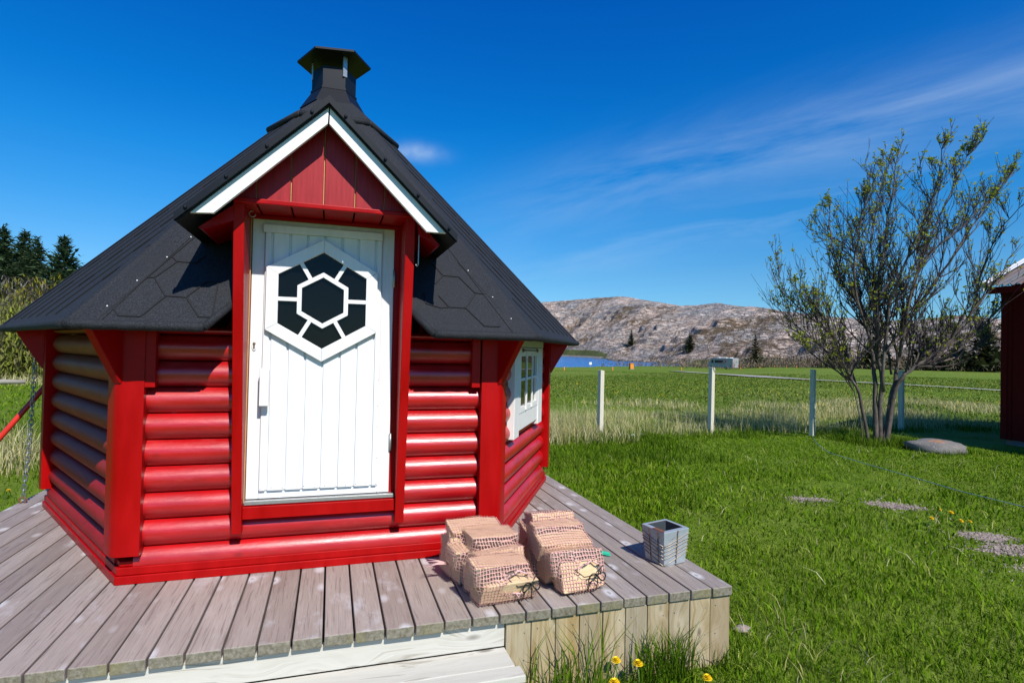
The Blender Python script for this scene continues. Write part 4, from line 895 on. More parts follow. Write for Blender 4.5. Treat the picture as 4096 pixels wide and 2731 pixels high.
# ------------------------------------------------------------------ stones, rope, litter on the lawn
def rock(name, loc, sc, seed, mat, flat=.0):
    mb = MB(); nu, nv = 22, 12; mb.ball((0, 0, 0), 1, nu, nv); V = []
    for v in mb.v:
        p = Vector(v); n = noise.fractal(p*1.4+Vector((seed, 0, 0)), 1., 2., 3)*.22; p = p*(1+n); p.z = max(-.3, p.z); p.z = p.z if p.z < flat else flat+(p.z-flat)*.45; V.append((p.x*sc[0], p.y*sc[1], p.z*sc[2]))
    mb.v = V; o = mb.build(name, mat, smooth=True); o.location = loc; return o
st = rock('flat_stone', (10.52, 2.42, -.36), (.50, .40, .22), 3.1, M['stone'], .35); tag(st, 'flat grey stone slab with orange lichen on the lawn beside the tree', 'stone')
tag(rock('pale_stone', (2.414, -2.263, -.40), (.055, .04, .03), 8.2, M['gravel']), 'small pale stone half hidden in grass right of the deck corner', 'stone')
rp_ = [(9.3, 4.0), (8.6, 3.2), (8.094, 2.462), (7.85, 1.6), (7.597, .611), (7.45, -.1), (7.406, -.786), (7.3, -1.8), (7.3, -3.0)]
tag(MB().tube([(x, y, gz(x, y)+.045+.006*math.sin(i*2)) for i, (x, y) in enumerate(rp_)], .0045, 6).build('washing_line', M['bluerope'], smooth=True), 'thin pale blue line lying across the lawn on the right', 'line')
lit = MB()
for i in range(5): p = Vector((5.50+.10*i*RNG.uniform(.6, 1.3), 5.0+RNG.normal(0, .05), gz(5.5, 5)+.03)); lit.ball(p, .05, 7, 5, (1.0, .7, .7))
lt = lit.build('plastic_litter', M['litter']); tag(lt, 'crumpled white plastic at the foot of the first fence post', 'litter')
# ------------------------------------------------------------------ bare gravel patches in the lawn
patches = [(5.34, .14, .30, .10), (6.07, -.30, .36, .17), (5.9, -1.36, .28, .16), (5.8, -1.75, .5, .2), (5.62, -2.2, .6, .22)]
def patch_w(x, y):
    w = 0
    for px, py, a, b in patches: 
        ux = (x-px)*.9+(y-py)*-.43; uy = (x-px)*.43+(y-py)*.9; q = (ux/a)**2+(uy/b)**2+.5*noise.noise(Vector((x*5, y*5, 0))); w = max(w, 1-q)
    return w
V, F = [], []; n = 0; k = 0
while n < 3600 and k < 60000:
    k += 1; pi = RNG.integers(0, 5); px, py, a, b = patches[pi]; x, y = px+RNG.normal(0, a*.7), py+RNG.normal(0, a*.7)
    if patch_w(x, y) < RNG.uniform(-.05, .5): continue
    s = RNG.uniform(.004, .012); z = gz(x, y)+.012; c = RNG.uniform(0, 6.28); q = [(x+s*math.cos(c+1.57*i)*RNG.uniform(.7, 1.3), y+s*math.sin(c+1.57*i)*RNG.uniform(.7, 1.3), z+RNG.uniform(-.006, .004)) for i in range(4)]
    V += q+[(x, y, z+s*.7)]; F += [(5*n+i, 5*n+(i+1) % 4, 5*n+4) for i in range(4)]; n += 1
tag(np_obj('gravel', np_mesh('gravel', np.array(V), [np.array(F)], M['gravel'])), 'bare patches of pinkish gravel in the lawn', 'gravel', kind='stuff')
for i, (px, py, a, b) in enumerate(patches[:1]): pass
sv, sf = [], []
for px, py, a, b in patches:
    o = len(sv); sv.append((px, py, gz(px, py)+.010))
    for j in range(20):
        t = 2*math.pi*j/20; r = 1+.25*noise.noise(Vector((math.cos(t)*2, math.sin(t)*2, px))); ux, uy = a*1.0*r*math.cos(t), b*1.0*r*math.sin(t); x, y = px+ux*.9+uy*.43, py-ux*.43+uy*.9; sv.append((x, y, gz(x, y)-.006))
    sf += [(o, o+1+j, o+1+(j+1) % 20) for j in range(20)]
tag(MB().add(sv, sf).build('soil', M['soil']), 'bare soil showing between the gravel patches', kind='structure')
#PART4
# ------------------------------------------------------------------ the budding tree
TB = Vector((10.21, 3.30, gz(10.21, 3.30)))
tree = thing('rowan_tree', 'bare many-stemmed tree with young yellow-green buds beside the cabin', 'tree', TB)
TD = (TB-CAM).dot(AF)
trunk, twigs = MB(), MB(); leafP = []
rt = random.Random(5)
def limb(pts, r0, r1, mb, n=6):
    m = len(pts); mb.tube(pts, [r0+(r1-r0)*(i/(m-1))**.8 for i in range(m)], n)
def grow(p, d, length, r, lvl):
    m = 5 if lvl < 3 else 3; pts = [p]; q = p.copy(); dd = d.normalized()
    for i in range(m):
        dd = (dd+Vector((rt.gauss(0, .085), rt.gauss(0, .085), .085+rt.gauss(0, .05)))).normalized(); q = q+dd*length/m; pts.append(q.copy())
    limb(pts, r*1.05, max(.0034, r*.45), twigs, 4 if lvl < 3 else 3)
    if lvl < 3:
        k = rt.randint(4, 6) if lvl == 1 else rt.randint(2, 3)
        for _ in range(k):
            i = rt.randint(1, m); side_ = Vector((rt.gauss(0, 1), rt.gauss(0, 1), rt.gauss(.25, .4))).normalized(); grow(pts[i], dd*1.0+side_*.55+Vector((0, 0, .15)), length*rt.uniform(.40, .72), max(.003, r*.55), lvl+1)
    for i in range(1, m+1):
        if rt.random() < (.34 if i == m else .025): leafP.append((pts[i], dd))
stems = [([(1993, 1010), (1972, 905), (1945, 850), (1902, 745), (1860, 690), (1806, 640)], .044, -.5), ([(2012, 1015), (2010, 880), (2003, 800), (1985, 725), (1932, 640), (1908, 540), (1905, 455)], .062, .5),
 ([(2020, 1018), (2025, 880), (2015, 790), (2012, 690), (2032, 560), (2050, 430), (2064, 345)], .058, -.4), ([(2030, 1018), (2050, 900), (2066, 820), (2090, 690), (2130, 560), (2190, 430), (2246, 305)], .062, .3),
 ([(2034, 1015), (2062, 890), (2090, 850), (2165, 800), (2235, 710), (2290, 640), (2345, 560)], .06, -.7), ([(2088, 850), (2190, 822), (2270, 790), (2352, 758)], .030, .9),
 ([(2028, 900), (2045, 700), (2100, 560), (2150, 430), (2168, 325)], .040, -.9), ([(1975, 905), (1930, 790), (1850, 720), (1792, 662), (1768, 605)], .030, .7),
 ([(2004, 800), (1965, 650), (1975, 520), (1984, 435)], .032, -.8), ([(2080, 740), (2180, 600), (2260, 480), (2328, 395)], .036, .6), ([(2050, 860), (2005, 650), (1940, 560), (1852, 525)], .030, .9),
 ([(1985, 1010), (1962, 900), (1895, 815), (1835, 790)], .016, -.3), ([(2066, 820), (2110, 620), (2210, 520), (2300, 430)], .034, -.5), ([(2016, 700), (2000, 560), (2020, 430), (2030, 375)], .026, 1.0),
 ([(2165, 800), (2240, 760), (2300, 700), (2352, 640)], .028, .5), ([(1945, 850), (1880, 790), (1820, 740), (1790, 700)], .022, .9), ([(2235, 715), (2260, 610), (2300, 520), (2350, 470)], .022, -1.2)]
for px_, r, dep in stems:
    ctrl = []
    n = len(px_)
    base_dep = 0 if px_[0][1] > 1000 else dep*.25
    for i, q in enumerate(px_): ctrl.append(at_d(q[0], q[1], TD+base_dep+dep*(i/(n-1))**1.3))
    if px_[0][1] > 1000: ctrl[0].z = gz(ctrl[0].x, ctrl[0].y)-.05
    pts = []
    for i in range(n-1):
        p0, p1, p2, p3 = ctrl[max(i-1, 0)], ctrl[i], ctrl[i+1], ctrl[min(i+2, n-1)]
        for s in (0, .25, .5, .75): pts.append(.5*((2*p1)+(p2-p0)*s+(2*p0-5*p1+4*p2-p3)*s*s+(3*p1-p0-3*p2+p3)*s**3)+Vector((rt.gauss(0, .012), rt.gauss(0, .012), 0)))
    pts.append(ctrl[-1]); limb(pts, r*.82, .005, trunk, 8)
    m = len(pts); tot = sum((pts[i+1]-pts[i]).length for i in range(m-1))
    kk = int(tot*7)
    for _ in range(kk):
        f = rt.uniform(.30 if px_[0][1] > 1000 else .12, 1.0); i = min(m-2, int(f*(m-1))); t = (pts[i+1]-pts[i]).normalized(); sd_ = Vector((rt.gauss(0, 1), rt.gauss(0, 1), rt.gauss(.1, .4))).normalized()
        grow(pts[i], t*1.0+sd_*.8+Vector((0, 0, .10)), rt.uniform(.55, 1.25)*(1.15-.93*f), max(.005, r*(1-f)*.45+.004), 1)
trunk.build('trunk', M['bark'], tree, smooth=True); twigs.build('twigs', M['twig'], tree)
V, F = [], []; n = 0
for p, d in leafP:
    for _ in range(rt.randint(3, 5)):
        s = rt.uniform(.030, .060); dr = (d*.7+Vector((rt.gauss(0, .7), rt.gauss(0, .7), rt.gauss(.2, .6)))).normalized(); sdv = dr.cross(Vector((rt.gauss(0, 1), rt.gauss(0, 1), rt.gauss(0, 1)))).normalized()*s*.30
        b = p+dr*.005; V += [tuple(b), tuple(b+dr*s*.5+sdv), tuple(b+dr*s), tuple(b+dr*s*.5-sdv)]; F.append((4*n, 4*n+1, 4*n+2, 4*n+3)); n += 1
V = np.array(V)-np.array(TB); np_obj('leaves', np_mesh('leaves', V, [np.array(F)], M['leaf']), tree)

# ------------------------------------------------------------------ spruces and shrubs
def spruce(label, base, H, R, mat, seed, dens=1.0, group=None, gap=.5):
    rg = np.random.default_rng(seed); root = thing('spruce_tree', label, 'spruce', base, group)
    MB().tube([base+Vector((0, 0, -.3)), base+Vector((0, 0, H*.5)), base+Vector((0, 0, H*.99))], [R*.055, R*.035, .01], 6).build('trunk', M['twig'], root)
    V, F = [], []; n = 0; nt = int(26*dens)
    for i in range(nt):
        h = H*(.05+.95*(i/nt)**.93); f = 1-h/H; rr = R*(f**.95)*rg.uniform(.6, 1.25)+.02*R; nb = int(rg.integers(6, 10)*dens**.5)
        for b in range(nb):
            a = rg.uniform(0, 6.283); L = rr*rg.uniform(.55, 1.12); m = max(3, int(8*L/R*dens+3))
            for j in range(m):
                s = (j+rg.random())/m; zz = h-L*.20*s+L*.34*s*s+rg.normal(0, .012*H); rad_ = L*s
                sz = R*(.085+.10*(1-s))*rg.uniform(.7, 1.5)/dens**.4*(.30+.9*f); c = np.array([rad_*math.cos(a), rad_*math.sin(a), zz])+rg.normal(0, .035*R*(.25+f), 3)
                da = a+rg.normal(0, .7); d = np.array([math.cos(da), math.sin(da), rg.normal(.18, .35)]); w = np.array([-math.sin(da), math.cos(da), rg.normal(0, .4)])
                V += [c-w*sz*.42, c+w*sz*.42, c+d*sz*1.7]; F.append((3*n, 3*n+1, 3*n+2)); n += 1
    for j in range(10): z = H*(.93+.008*j); a = rg.uniform(0, 6.28); V += [(.012*R, 0, z), (-.012*R, 0, z), (.05*R*math.cos(a), .05*R*math.sin(a), z+.02*H)]; F.append((3*n, 3*n+1, 3*n+2)); n += 1
    np_obj('crown', np_mesh('crown', np.array(V), [np.array(F)], mat), root); return root
def on_ground(px, d): a = rad(az_of(px)); x, y = CAM.x+d*math.sin(a), CAM.y+d*math.cos(a); return Vector((x, y, gz(x, y)))
LG = 'spruces behind the hut on the left'
for lb, px, d, ytop, R, sd_ in (('dark spruce cut by the left picture edge', 2, 46, 522, 2.6, 1), ('tall dark spruce with a bare thin leader, second from the left edge', 52, 45, 532, 2.3, 2), ('narrow open spruce between the tall spruce and the one by the roof', 140*.57, 44, 545, 1.8, 3), ('bushy spruce closest to the sloping hut roof', 143, 43, 545, 2.5, 4)):
    b = on_ground(px, d); top = at_d(px, ytop, (b-CAM).dot(AF)); spruce(lb, b, top.z-b.z, R*1.75, M['spruce'], sd_, 2.2, LG)
spruce('spruce mostly hidden behind the hut roof', on_ground(215, 46), 7.0, 2.3, M['spruce'], 9, 1.1, LG)
HG = 'spruces at the foot of the hill'
for lb, px, ytop, ybot, d, R, sd_ in (('dark spruce right of the motorhome at the foot of the hill', 1735, 768, 824, 186, 4.4, 21), ('dark spruce on the rocks above the left end of the motorhome', 1584, 762, 794, 318, 5.6, 22), ('small spruce on the rocky slope above the orange box', 1450, 757, 792, 470, 5.5, 23),
    ('dark spruce seen through the left branches of the budding tree', 1916, 768, 832, 168, 4.0, 24), ('broad dark spruce right behind the stems of the budding tree', 2010, 744, 836, 166, 6.0, 25), ('spruce seen through the right branches of the budding tree', 2124, 750, 842, 164, 6.5, 26), ('large spruce next to the red cabin corner', 2262, 742, 848, 162, 8.0, 27), ('low spruce between two larger ones left of the cabin', 2200, 780, 846, 160, 5.5, 28)):
    a = rad(az_of(px)); fwd = math.cos(math.atan((px-1176)/1307)); p = at_d(px, ybot, d*fwd); hz = hill_z(az_of(px), d)[0]; top = at_d(px, ytop, d*fwd); base = Vector((p.x, p.y, max(hz, gz(p.x, p.y))-.3)); spruce(lb, base, top.z-base.z, R*.95, M['farspruce'], sd_, 1.0, HG)
def shrub(name, label, cat, c, size, n, mat, hh, ww, seed, lean=.4, stems=40):
    rg = np.random.default_rng(seed); root = thing(name, label, cat, c); u = rg.normal(0, 1, (n, 3)); u /= np.linalg.norm(u, axis=1)[:, None]; r = rg.random(n)**.45
    lump = np.array([1+.35*noise.noise(Vector(v)*1.8+Vector((seed, 0, 0))) for v in u]); P = u*(r*lump)[:, None]*np.array(size)/2; P[:, 2] = np.abs(P[:, 2])*2*.92; P[:, 2] = np.minimum(P[:, 2], size[2])
    V, F = blades(P, rg.uniform(.5, 1.4, n)*hh, np.full(n, ww), lean); np_obj('foliage', np_mesh('foliage', V, F, mat), root)
    mb = MB()
    for _ in range(stems): a = rg.uniform(0, 6.28); q = rg.random()**.5; x, y = .5*size[0]*q*math.cos(a), .5*size[1]*q*math.sin(a); mb.tube([c+Vector((x*.6, y*.6, -.1)), c+Vector((x*.8, y*.8, size[2]*.5)), c+Vector((x+rg.normal(0, .1), y, size[2]*rg.uniform(.7, 1.0)))], [.03, .02, .006], 4)
    mb.build('stems', M['twig'], root); return root
shrub('willow_hedge', 'yellow-green budding willow hedge under the left eave of the roof', 'hedge', on_ground(15, 33), (14, 3.0, 3.1), 16000, M['willow'], .26, .055, 3, .8, 90)
shrub('grey_bush', 'grey leafless bush above the hedge at the left picture edge', 'bush', on_ground(-5, 38), (9.5, 4, 4.7), 15000, M['greybush'], .34, .035, 4, 1.3, 60)
shrub('yellow_bush', 'yellow flowering bush peeping over the left roof slope', 'bush', on_ground(122, 37), (7.0, 3, 4.9), 8000, M['yellowbush'], .28, .05, 5, .8, 40)
shrub('low_bush', 'low green and yellow bush between grey bush and hedge', 'bush', on_ground(60, 36), (5, 3, 3.9), 6000, M['willow'], .28, .05, 6, .9, 30)
# fallen timber in front of the hedge
p0, p1 = on_ground(-40, 27.2), on_ground(64, 27.0)
tag(MB().tube([p0+Vector((0, 0, .11)), p0.lerp(p1, .5)+Vector((0, 0, .19)), p1+Vector((0, 0, .17))], [.10, .09, .07], 9).build('fallen_timber', M['driftwood'], smooth=True), 'grey weathered log lying in the grass in front of the hedge', 'log')
# scrub on the hill foot: one mass of far-off bare birch
def hill_scrub():
    rg = np.random.default_rng(31); P = []; H = []
    for px, d0, n, spread, h in ((1400, 395, 260, 34, 6), (1440, 430, 420, 30, 8), (1340, 480, 200, 40, 6), (1500, 400, 200, 30, 5), (1475, 375, 200, 26, 4), (1640, 330, 700, 40, 7), (1690, 300, 800, 34, 7), (1600, 340, 400, 30, 6), (1660, 215, 160, 30, 2.6), (1770, 196, 420, 15, 4.5), (1800, 180, 700, 20, 4.0), (1850, 178, 900, 24, 4.4), (1900, 176, 700, 24, 4.5), (1960, 180, 700, 28, 6), (2060, 175, 900, 30, 6), (2150, 178, 900, 30, 7), (2230, 178, 600, 20, 6), (2100, 230, 700, 60, 6), (1960, 240, 500, 60, 6), (1560, 330, 160, 30, 4), (1310, 560, 150, 40, 6), (1740, 240, 240, 28, 5), (2200, 160, 300, 18, 3)):
        for _ in range(int(n*(.14 if px < 1760 else .24))):
            a = az_of(px)+math.degrees(rg.normal(0, spread)/d0); d = d0+rg.normal(0, spread*.28); z = hill_z(a, d)[0]; x, y = CAM.x+d*math.sin(rad(a)), CAM.y+d*math.cos(rad(a)); z = max(z, gz(x, y)); hh = h*rg.uniform(.2, .6)
            for _k in range(9): P.append((x+rg.normal(0, .9), y+rg.normal(0, .9), z+hh*rg.random()*.75)); H.append(hh*rg.uniform(.16, .40))
    P, H = np.array(P), np.array(H); V, F = blades(P, H, np.full(len(P), .20), .8); return np_obj('birch_scrub', np_mesh('birch_scrub', V, F, M['scrub']))
tag(hill_scrub(), 'far-off brown leafless birch scrub along the foot of the rocky hill', 'scrub', kind='stuff')
# ------------------------------------------------------------------ motorhome
rb = ground_hit(1683, 848.5); MZ = rb.z
mh = thing('motorhome', 'pale grey motorhome with a red swoosh parked on the far side of the meadow', 'motorhome', rb)
Fd, Sd = Vector((-.26, .966, 0)), Vector((.966, .26, 0))
def mv(l, s, z): return rb+Fd*l+Sd*s+Vector((0, 0, z))
LEN = 7.6; prof = [(0.0, .42), (0.0, 2.72), (.12, 2.82), (6.0, 2.82), (6.5, 2.62), (7.1, 1.65), (7.5, 1.25), (7.6, .75), (7.5, .42)]
mb = MB().loft([mv(l, 0, z) for l, z in prof], [mv(l, 2.3, z) for l, z in prof]); bo = mb.build('body', M['vanwhite'], mh, bevel=.06)
MB().prism([mv(4.0, -.02, 1.55), mv(5.3, -.02, 1.55), mv(5.4, -.02, 2.25), mv(3.2, -.02, 2.2), mv(2.6, -.02, 1.98), mv(3.2, -.02, 1.68)], Sd*.03).build('side_window', M['vandark'], mh)
MB().prism([mv(5.75, -.02, 1.50), mv(6.35, -.02, 1.5), mv(6.35, -.02, 2.28), mv(5.75, -.02, 2.28)], Sd*.03).build('cab_window', M['vandark'], mh)
MB().prism([mv(6.56, .12, 2.55), mv(7.09, .12, 1.70), mv(7.09, 2.18, 1.70), mv(6.56, 2.18, 2.55)], Fd*.02+Vector((0, 0, .012))).build('windscreen', M['vandark'], mh)
def arc(mb, c, r0, r1, a0, a1, f, n=14, depth=Sd*.012):
    for i in range(n):
        A = [a0+(a1-a0)*(i+k)/n for k in (0, 1)]; w = [math.sin(math.pi*(i+k)/n)**.6 if True else 1 for k in (0, 1)]
        q = [f(c, r0, A[0]), f(c, r0, A[1]), f(c, r0+(r1-r0)*w[1]+.001, A[1]), f(c, r0+(r1-r0)*w[0]+.001, A[0])]; mb.prism(q, depth)
mb = MB(); arc(mb, (3.3, 1.97), .95, 1.18, -2.5, 2.0, lambda c, r, a: mv(c[0]-r*math.cos(a)*1.15, -.035, c[1]+r*.46*math.sin(a)), 18); mb.build('swoosh', M['vanred'], mh)
mb = MB(); arc(mb, (.75, 1.62), .30, .42, 1.9, 4.6, lambda c, r, a: mv(-.03, c[0]+r*math.cos(a), c[1]+r*1.2*math.sin(a)), 14, Fd*.012); mb.build('rear_emblem', M['vanred'], mh)
MB().prism([mv(-.03, 1.05, 1.55), mv(-.03, 1.75, 1.95), mv(-.03, 1.78, 2.0), mv(-.03, 1.1, 1.75)], Fd*.012).build('rear_mark', M['vandark'], mh)
MB().prism([mv(-.12, .1, .45), mv(-.12, 2.2, .45), mv(-.12, 2.2, .62), mv(-.12, .1, .62)], Fd*.11).build('bumper', M['vanwhite'], mh)
for s in (.08, 2.02): MB().prism([mv(-.05, s, .65), mv(-.05, s+.2, .65), mv(-.05, s+.2, 1.1), mv(-.05, s, 1.1)], Fd*.045).build('tail_light', M['vanred'], mh)
for l in (2.0, 6.35):
    w = MB().loft([mv(l+.36*math.cos(t), -.02, .36+.36*math.sin(t)) for t in np.linspace(0, 6.283, 18, endpoint=False)], [mv(l+.36*math.cos(t), .22, .36+.36*math.sin(t)) for t in np.linspace(0, 6.283, 18, endpoint=False)]).build('wheel', M['tyre'], mh)
    MB().loft([mv(l+.2*math.cos(t), -.04, .36+.2*math.sin(t)) for t in np.linspace(0, 6.283, 14, endpoint=False)], [mv(l+.2*math.cos(t), -.021, .36+.2*math.sin(t)) for t in np.linspace(0, 6.283, 14, endpoint=False)]).build('rim', M['metal'], w)
    mb = MB(); arc(mb, (l, .36), .40, .52, .0, 3.14, lambda c, r, a: mv(c[0]+r*math.cos(a), -.05, c[1]+r*math.sin(a)), 10, Sd*.045); mb.build('wheel_arch', M['vanwhite'], mh)
for l0, l1 in ((1.0, 1.9), (2.3, 3.9), (4.3, 5.0)): MB().loft([mv(l0, .4, 2.823), mv(l1, .4, 2.823), mv(l1, 1.5, 2.823), mv(l0, 1.5, 2.823)], [mv(l0+.05, .45, 2.96), mv(l1-.05, .45, 2.96), mv(l1-.05, 1.45, 2.96), mv(l0+.05, 1.45, 2.96)]).build('roof_hatch', M['white'], mh)
for l, z, a, b in ((4.05, .62, .28, .75), (.35, .6, .3, .45)): MB().prism([mv(l, -.012, z), mv(l+a, -.012, z), mv(l+a, -.012, z+b), mv(l, -.012, z+b)], Sd*.008).build('locker_door', M['vandark'] if False else M['metal'], mh)
# orange field markers, electric box, sign
marks = [((1295.6, 851.5), 'small orange marker post closest to the hut wall'), ((1407, 850.3), 'small orange marker post left of the orange box'), ((1565, 849.6), 'small orange marker post between the orange box and the motorhome'), ((1701, 848.4), 'small orange marker post just right of the motorhome'),
         ((1745, 845.9), 'small orange marker post below the spruce right of the motorhome'), ((1779, 843.4), 'small orange marker post second in the row right of the spruce'), ((1806, 842.4), 'small orange marker post third in the row right of the spruce'), ((1829.8, 841.8), 'small orange marker post last in the row, by the brown scrub')]
for (x, y), lb in marks:
    p = ground_hit(x, y, 2, 150); mb = MB().box(-.07, .07, -.07, .07, -.1, .46).loft([Vector((-.07, -.07, .461)), Vector((.07, -.07, .461)), Vector((.07, .07, .461)), Vector((-.07, .07, .461))], [Vector((-.02, -.02, .54)), Vector((.02, -.02, .54)), Vector((.02, .02, .54)), Vector((-.02, .02, .54))])
    o = mb.build('marker_post', M['orange']); o.location = p; tag(o, lb, 'marker post', 'orange marker posts in the meadow')
p = ground_hit(1450, 848.2, 2, 150)
bx = thing('electric_box', 'orange electric hook-up box standing in the meadow before the water', 'box', p)
MB().box(p.x-.36, p.x+.36, p.y-.3, p.y+.3, p.z+.12, p.z+1.08).build('cabinet', M['orange'], bx, bevel=.03)
MB().box(p.x-.40, p.x+.40, p.y-.36, p.y+.36, p.z+1.081, p.z+1.16).build('lid', M['orange'], bx, bevel=.02)
MB().box(p.x-.40, p.x+.40, p.y-.34, p.y+.34, p.z-.1, p.z+.118).build('plinth', M['driftwood'], bx)
p = ground_hit(1356, 844, 2, 128)
sg = thing('small_sign', 'small white sign on a post at the water edge', 'sign', p)
MB().box(p.x-.05, p.x+.05, p.y, p.y+.1, p.z-.1, p.z+.9).build('post', M['driftwood'], sg); MB().box(p.x-.3, p.x+.3, p.y-.04, p.y-.001, p.z+.62, p.z+1.15).build('panel', M['white'], sg, bevel=.01)
#PART5
# ------------------------------------------------------------------ grass
def lawn_points(n, az0, az1, d0, d1, power=.5):
    a = np.radians(RNG.uniform(az0, az1, n)); u = RNG.random(n)
    e = 2-1.45                                   # density falls with distance
    d = (d0**e+u*(d1**e-d0**e))**(1/e); return CAM.x+d*np.sin(a), CAM.y+d*np.cos(a), d
def keep(x, y):
    m = ~((x > -2.25) & (x < 2.125) & (y > -2.548) & (y < 2.28)); m &= ~((x > -1.08) & (x < .875) & (y > -2.80) & (y < -2.5)); m &= ~((x > 12.6) & (x < 18.6) & (y < 2.75) & (y > -6.1))
    m &= ~(((x-10.52)/.45)**2+((y-2.42)/.35)**2 < 1); return m
gzv = np.vectorize(gz)
def grass(n, az0, az1, d0, d1, h0, h1, wk, lean, extra=None):
    x, y, d = lawn_points(n, az0, az1, d0, d1); m = keep(x, y)
    pw = np.array([patch_w(a, b) if (abs(a-5.8) < 1.6 and abs(b+.9) < 2.0) else -1 for a, b in zip(x, y)]); m &= pw < RNG.uniform(-.1, .35, len(x))
    if extra is not None: m &= extra(x, y)
    x, y, d = x[m], y[m], d[m]; z = gzv(x, y); cl = np.array([noise.noise(Vector((a*2.2, b*2.2, 0))) for a, b in zip(x, y)])
    H = RNG.uniform(h0, h1, len(x))*(1+.55*cl); return np.stack([x, y, z], 1), H, wk*np.maximum(1, (d/3.6))**.85*RNG.uniform(.6, 1.4, len(x))
def dryband(x, y): return (y > 3.6) & (y < 9.5)
Vs, Fs, off = [], [], 0
def push(V, F):
    global off
    Vs.append(V); Fs.extend([f+off for f in F]); off += len(V)
P, H, Wd = grass(230000, 26, 78, 2.3, 19, .018, .048, .0040, .55, lambda x, y: (y < 5.2)); push(*blades(P, H, Wd, .6))
P, H, Wd = grass(11000, 30, 78, 2.3, 9, .035, .085, .0085, .6, lambda x, y: (y < 3.5)); push(*blades(P, H, Wd, .7))
P, H, Wd = grass(48000, 12, 34, 4, 22, .03, .09, .006, .5); push(*blades(P, H, Wd, .5))
P, H, Wd = grass(32000, -50, -18, 3.0, 30, .03, .09, .006, .6); push(*blades(P, H, Wd, .6))
tag(np_obj('grass', np_mesh('grass', np.concatenate(Vs), Fs, M['grass'])), 'short bright green lawn and meadow grass', 'grass', kind='stuff')
Vs, Fs, off = [], [], 0
P, H, Wd = grass(80000, 15, 66, 14, 80, .035, .10, .0065, .6, lambda x, y: y > 5); push(*blades(P, H, Wd, .6))
tag(np_obj('meadow_grass', np_mesh('meadow_grass', np.concatenate(Vs), Fs, M['meadow'])), 'pale yellow-green grass of the wide meadow beyond the fence posts', 'grass', kind='stuff')
# long green grass: along the deck boards, under the fence, round the tree
Vs, Fs, off = [], [], 0
def scatter(n, x0, x1, y0, y1, h0, h1, w, lean, cl=1.2, thr=-.3, fall=None):
    x, y = RNG.uniform(x0, x1, n), RNG.uniform(y0, y1, n); q = np.array([noise.noise(Vector((a*cl, b*cl, 7))) for a, b in zip(x, y)]); m = (q > thr-RNG.random(n)*.3) & keep(x, y)
    x, y, q = x[m], y[m], q[m]; P = np.stack([x, y, gzv(x, y)], 1); Hh = RNG.uniform(h0, h1, len(x))*(1+.6*q); push(*blades(P, Hh, np.full(len(x), w)*RNG.uniform(.6, 1.3, len(x)), lean))
scatter(300, .90, 2.15, -2.66, -2.555, .06, .20, .006, .55, 5, -.1); scatter(75, .92, 1.30, -2.70, -2.56, .22, .44, .007, .40, 5, -.4); scatter(600, .90, 2.6, -3.15, -2.62, .03, .10, .007, .7, 5); scatter(160, 1.5, 1.8, -2.66, -2.56, .18, .34, .006, .4, 5, -.5)
scatter(60, 2.10, 2.16, -2.6, -1.2, .10, .24, .006, .4)
scatter(900, 2.135, 2.30, -2.5, 2.2, .06, .17, .006, .5)
scatter(6000, 3.2, 15, 4.3, 5.5, .06, .16, .010, .55, .7, -.15); scatter(1600, 9.6, 10.9, 2.9, 3.9, .06, .22, .010, .5); scatter(5000, 2.3, 6, 2.2, 5.2, .08, .2, .010, .5)
scatter(500, 10.0, 11.2, 1.9, 2.9, .06, .15, .010, .5)
scatter(60, 3.6, 3.85, .05, .35, .12, .30, .008, .6, 3, -1); scatter(3000, -6, -2.3, 3, 8, .15, .4, .011, .6)
tag(np_obj('long_grass', np_mesh('long_grass', np.concatenate(Vs), Fs, M['longgrass'])), 'longer dark green grass along the deck boards and the fence', 'grass', kind='stuff')
Vs, Fs, off = [], [], 0
scatter(11000, 2.3, 16.5, 4.7, 8.0, .10, .34, .0065, .5, .55, -.12); scatter(1500, 2.3, 16.5, 4.8, 7.6, .45, .80, .0055, .35, .6, -.1); scatter(14000, 2.3, 24, 7.5, 12.5, .10, .26, .010, .6, .35, .02); scatter(5000, 2.2, 5.4, 4.0, 7.2, .2, .48, .007, .5, .9, -.2)
scatter(1300, -4.3, -2.5, 3.2, 5.2, .3, .6, .009, .5, 1.5, -.1); scatter(2200, -16, -8, 20, 27, .2, .4, .02, .6, .5, -.1); scatter(120, 2.15, 2.9, -3.0, -2.0, .05, .12, .005, .8)
scatter(500, 3, 10, -2, 3, .05, .12, .006, .9, 2, -.2)
tag(np_obj('dry_grass', np_mesh('dry_grass', np.concatenate(Vs), Fs, M['dry'])), 'tall pale dry grass along the fence line', 'grass', kind='stuff')
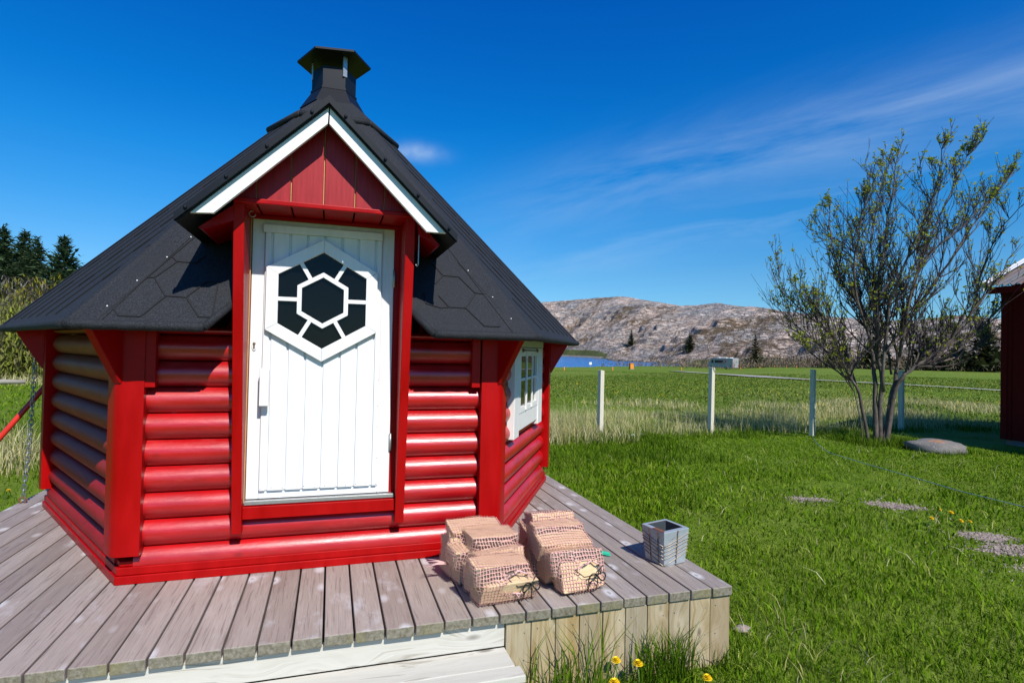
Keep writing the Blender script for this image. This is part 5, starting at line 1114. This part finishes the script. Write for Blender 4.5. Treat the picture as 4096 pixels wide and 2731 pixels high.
# ------------------------------------------------------------------ dandelions
def dandelion_parts(name, label, loc, r, h, group):
    loc = Vector(loc); root = thing(name, label, 'dandelion', loc, group); top = loc+Vector((RNG.normal(0, .01), RNG.normal(0, .01), h))
    MB().tube([loc, loc.lerp(top, .5)+Vector((.006, 0, 0)), top], .0028, 6).build('stem', M['stem'], root, smooth=True)
    V, F = [], []; n = 0
    for ring, (rr, tilt, cnt) in enumerate(((1.0, .10, 26), (.86, .35, 24), (.66, .62, 20), (.42, .95, 14), (.2, 1.3, 8))):
        for i in range(cnt):
            a = 2*math.pi*(i+.5*(ring % 2))/cnt+RNG.normal(0, .06); d = Vector((math.cos(a)*math.cos(tilt), math.sin(a)*math.cos(tilt), math.sin(tilt))); s = Vector((-math.sin(a), math.cos(a), 0)); L = r*rr*RNG.uniform(.9, 1.08)/max(.45, math.cos(tilt)); L = min(L, r); b = Vector((0, 0, h+.002*ring))
            q = [b-s*r*.05, b+s*r*.05, b+d*L+s*r*.10, b+d*L-s*r*.10]; V += [tuple(x+Vector((top.x-loc.x, top.y-loc.y, 0))) for x in q]; F.append((4*n, 4*n+1, 4*n+2, 4*n+3)); n += 1
    np_obj('flower_head', np_mesh('flower_head', np.array(V), [np.array(F)], M['yellow']), root)
    V, F = [], []
    for i in range(7):
        a = RNG.uniform(0, 6.28); L = RNG.uniform(.06, .12); w = .012; d = Vector((math.cos(a), math.sin(a), 0)); s = Vector((-d.y, d.x, 0)); o = len(V)
        for k in range(6): f = k/5; ww = w*(math.sin(math.pi*min(1, f+.12))*(1 if k % 2 else .55)+.05); c = d*L*f+Vector((0, 0, .012+.05*f*(1-f)*2)); V += [tuple(c-s*ww), tuple(c+s*ww)]
        F += [(o+2*k, o+2*k+1, o+2*k+3, o+2*k+2) for k in range(5)]
    np_obj('leaves', np_mesh('leaves', np.array(V), [np.array(F)], M['dleaf']), root); return root
DG = 'yellow dandelions in the lawn'
for (px, py, zt), r, lb in (((1416, 1521, -.275), .024, 'dandelion in bloom against the deck boards, left one of the upper pair'), ((1466, 1525, -.275), .025, 'dandelion in bloom against the deck boards, right one of the upper pair'), ((1410, 1561, -.275), .026, 'dandelion in bloom at the bottom picture edge by the wooden step'), ((1628, 1560, -.30), .024, 'dandelion in bloom at the bottom picture edge below the deck corner'),
    ((2138, 1191, -.35), .024, 'dandelion left of the small cluster by the gravel patch'), ((2163, 1172, -.36), .016, 'smallest dandelion bud at the back of the cluster by the gravel patch'), ((2190, 1179, -.34), .028, 'largest dandelion in the cluster by the gravel patch'), ((2209, 1197, -.35), .026, 'dandelion at the front of the cluster by the gravel patch'), ((2226, 1198, -.35), .02, 'dandelion at the right end of the cluster by the gravel patch'),
    ((20, 1000, -.30), .03, 'dandelion left of the hut, under the red pole'), ((73, 1000, -.30), .03, 'dandelion left of the hut, close to the chain'), ((22, 1196-70, -.34), .022, 'dandelion left of the hut near the deck edge')):
    p = at_z(px, py, zt); g_ = gz(p.x, p.y); dandelion_parts('dandelion', lb, (p.x, p.y, g_), r, zt-g_, DG)
V, F = [], []; n = 0
for _ in range(3600):
    a = rad(RNG.uniform(19, 62)); d = math.exp(RNG.uniform(math.log(12), math.log(150))); x, y = CAM.x+d*math.sin(a), CAM.y+d*math.cos(a)
    if y < 8 or noise.noise(Vector((x*.07, y*.07, 1)))+.5*noise.noise(Vector((x*.4, y*.4, 1))) < RNG.uniform(-.5, .45) or (d > edge_d(math.degrees(a)) and math.degrees(a) < 35): continue
    r = RNG.uniform(.012, .020)*max(1, d/45)**.5; z = gz(x, y)+RNG.uniform(.10, .2)+(.10 if d > 14 else 0); V += [(x+r*math.cos(t), y+r*math.sin(t), z+.3*r*math.sin(3*t)) for t in np.linspace(0, 6.28, 6, endpoint=False)]+[(x, y-r*.3, z+r*.8)]; F += [(7*n+i, 7*n+(i+1) % 6, 7*n+6) for i in range(6)]; n += 1
tag(np_obj('meadow_flowers', np_mesh('meadow_flowers', np.array(V), [np.array(F)], M['yellow'])), 'countless yellow dandelions dotted over the meadow', 'flowers', kind='stuff')
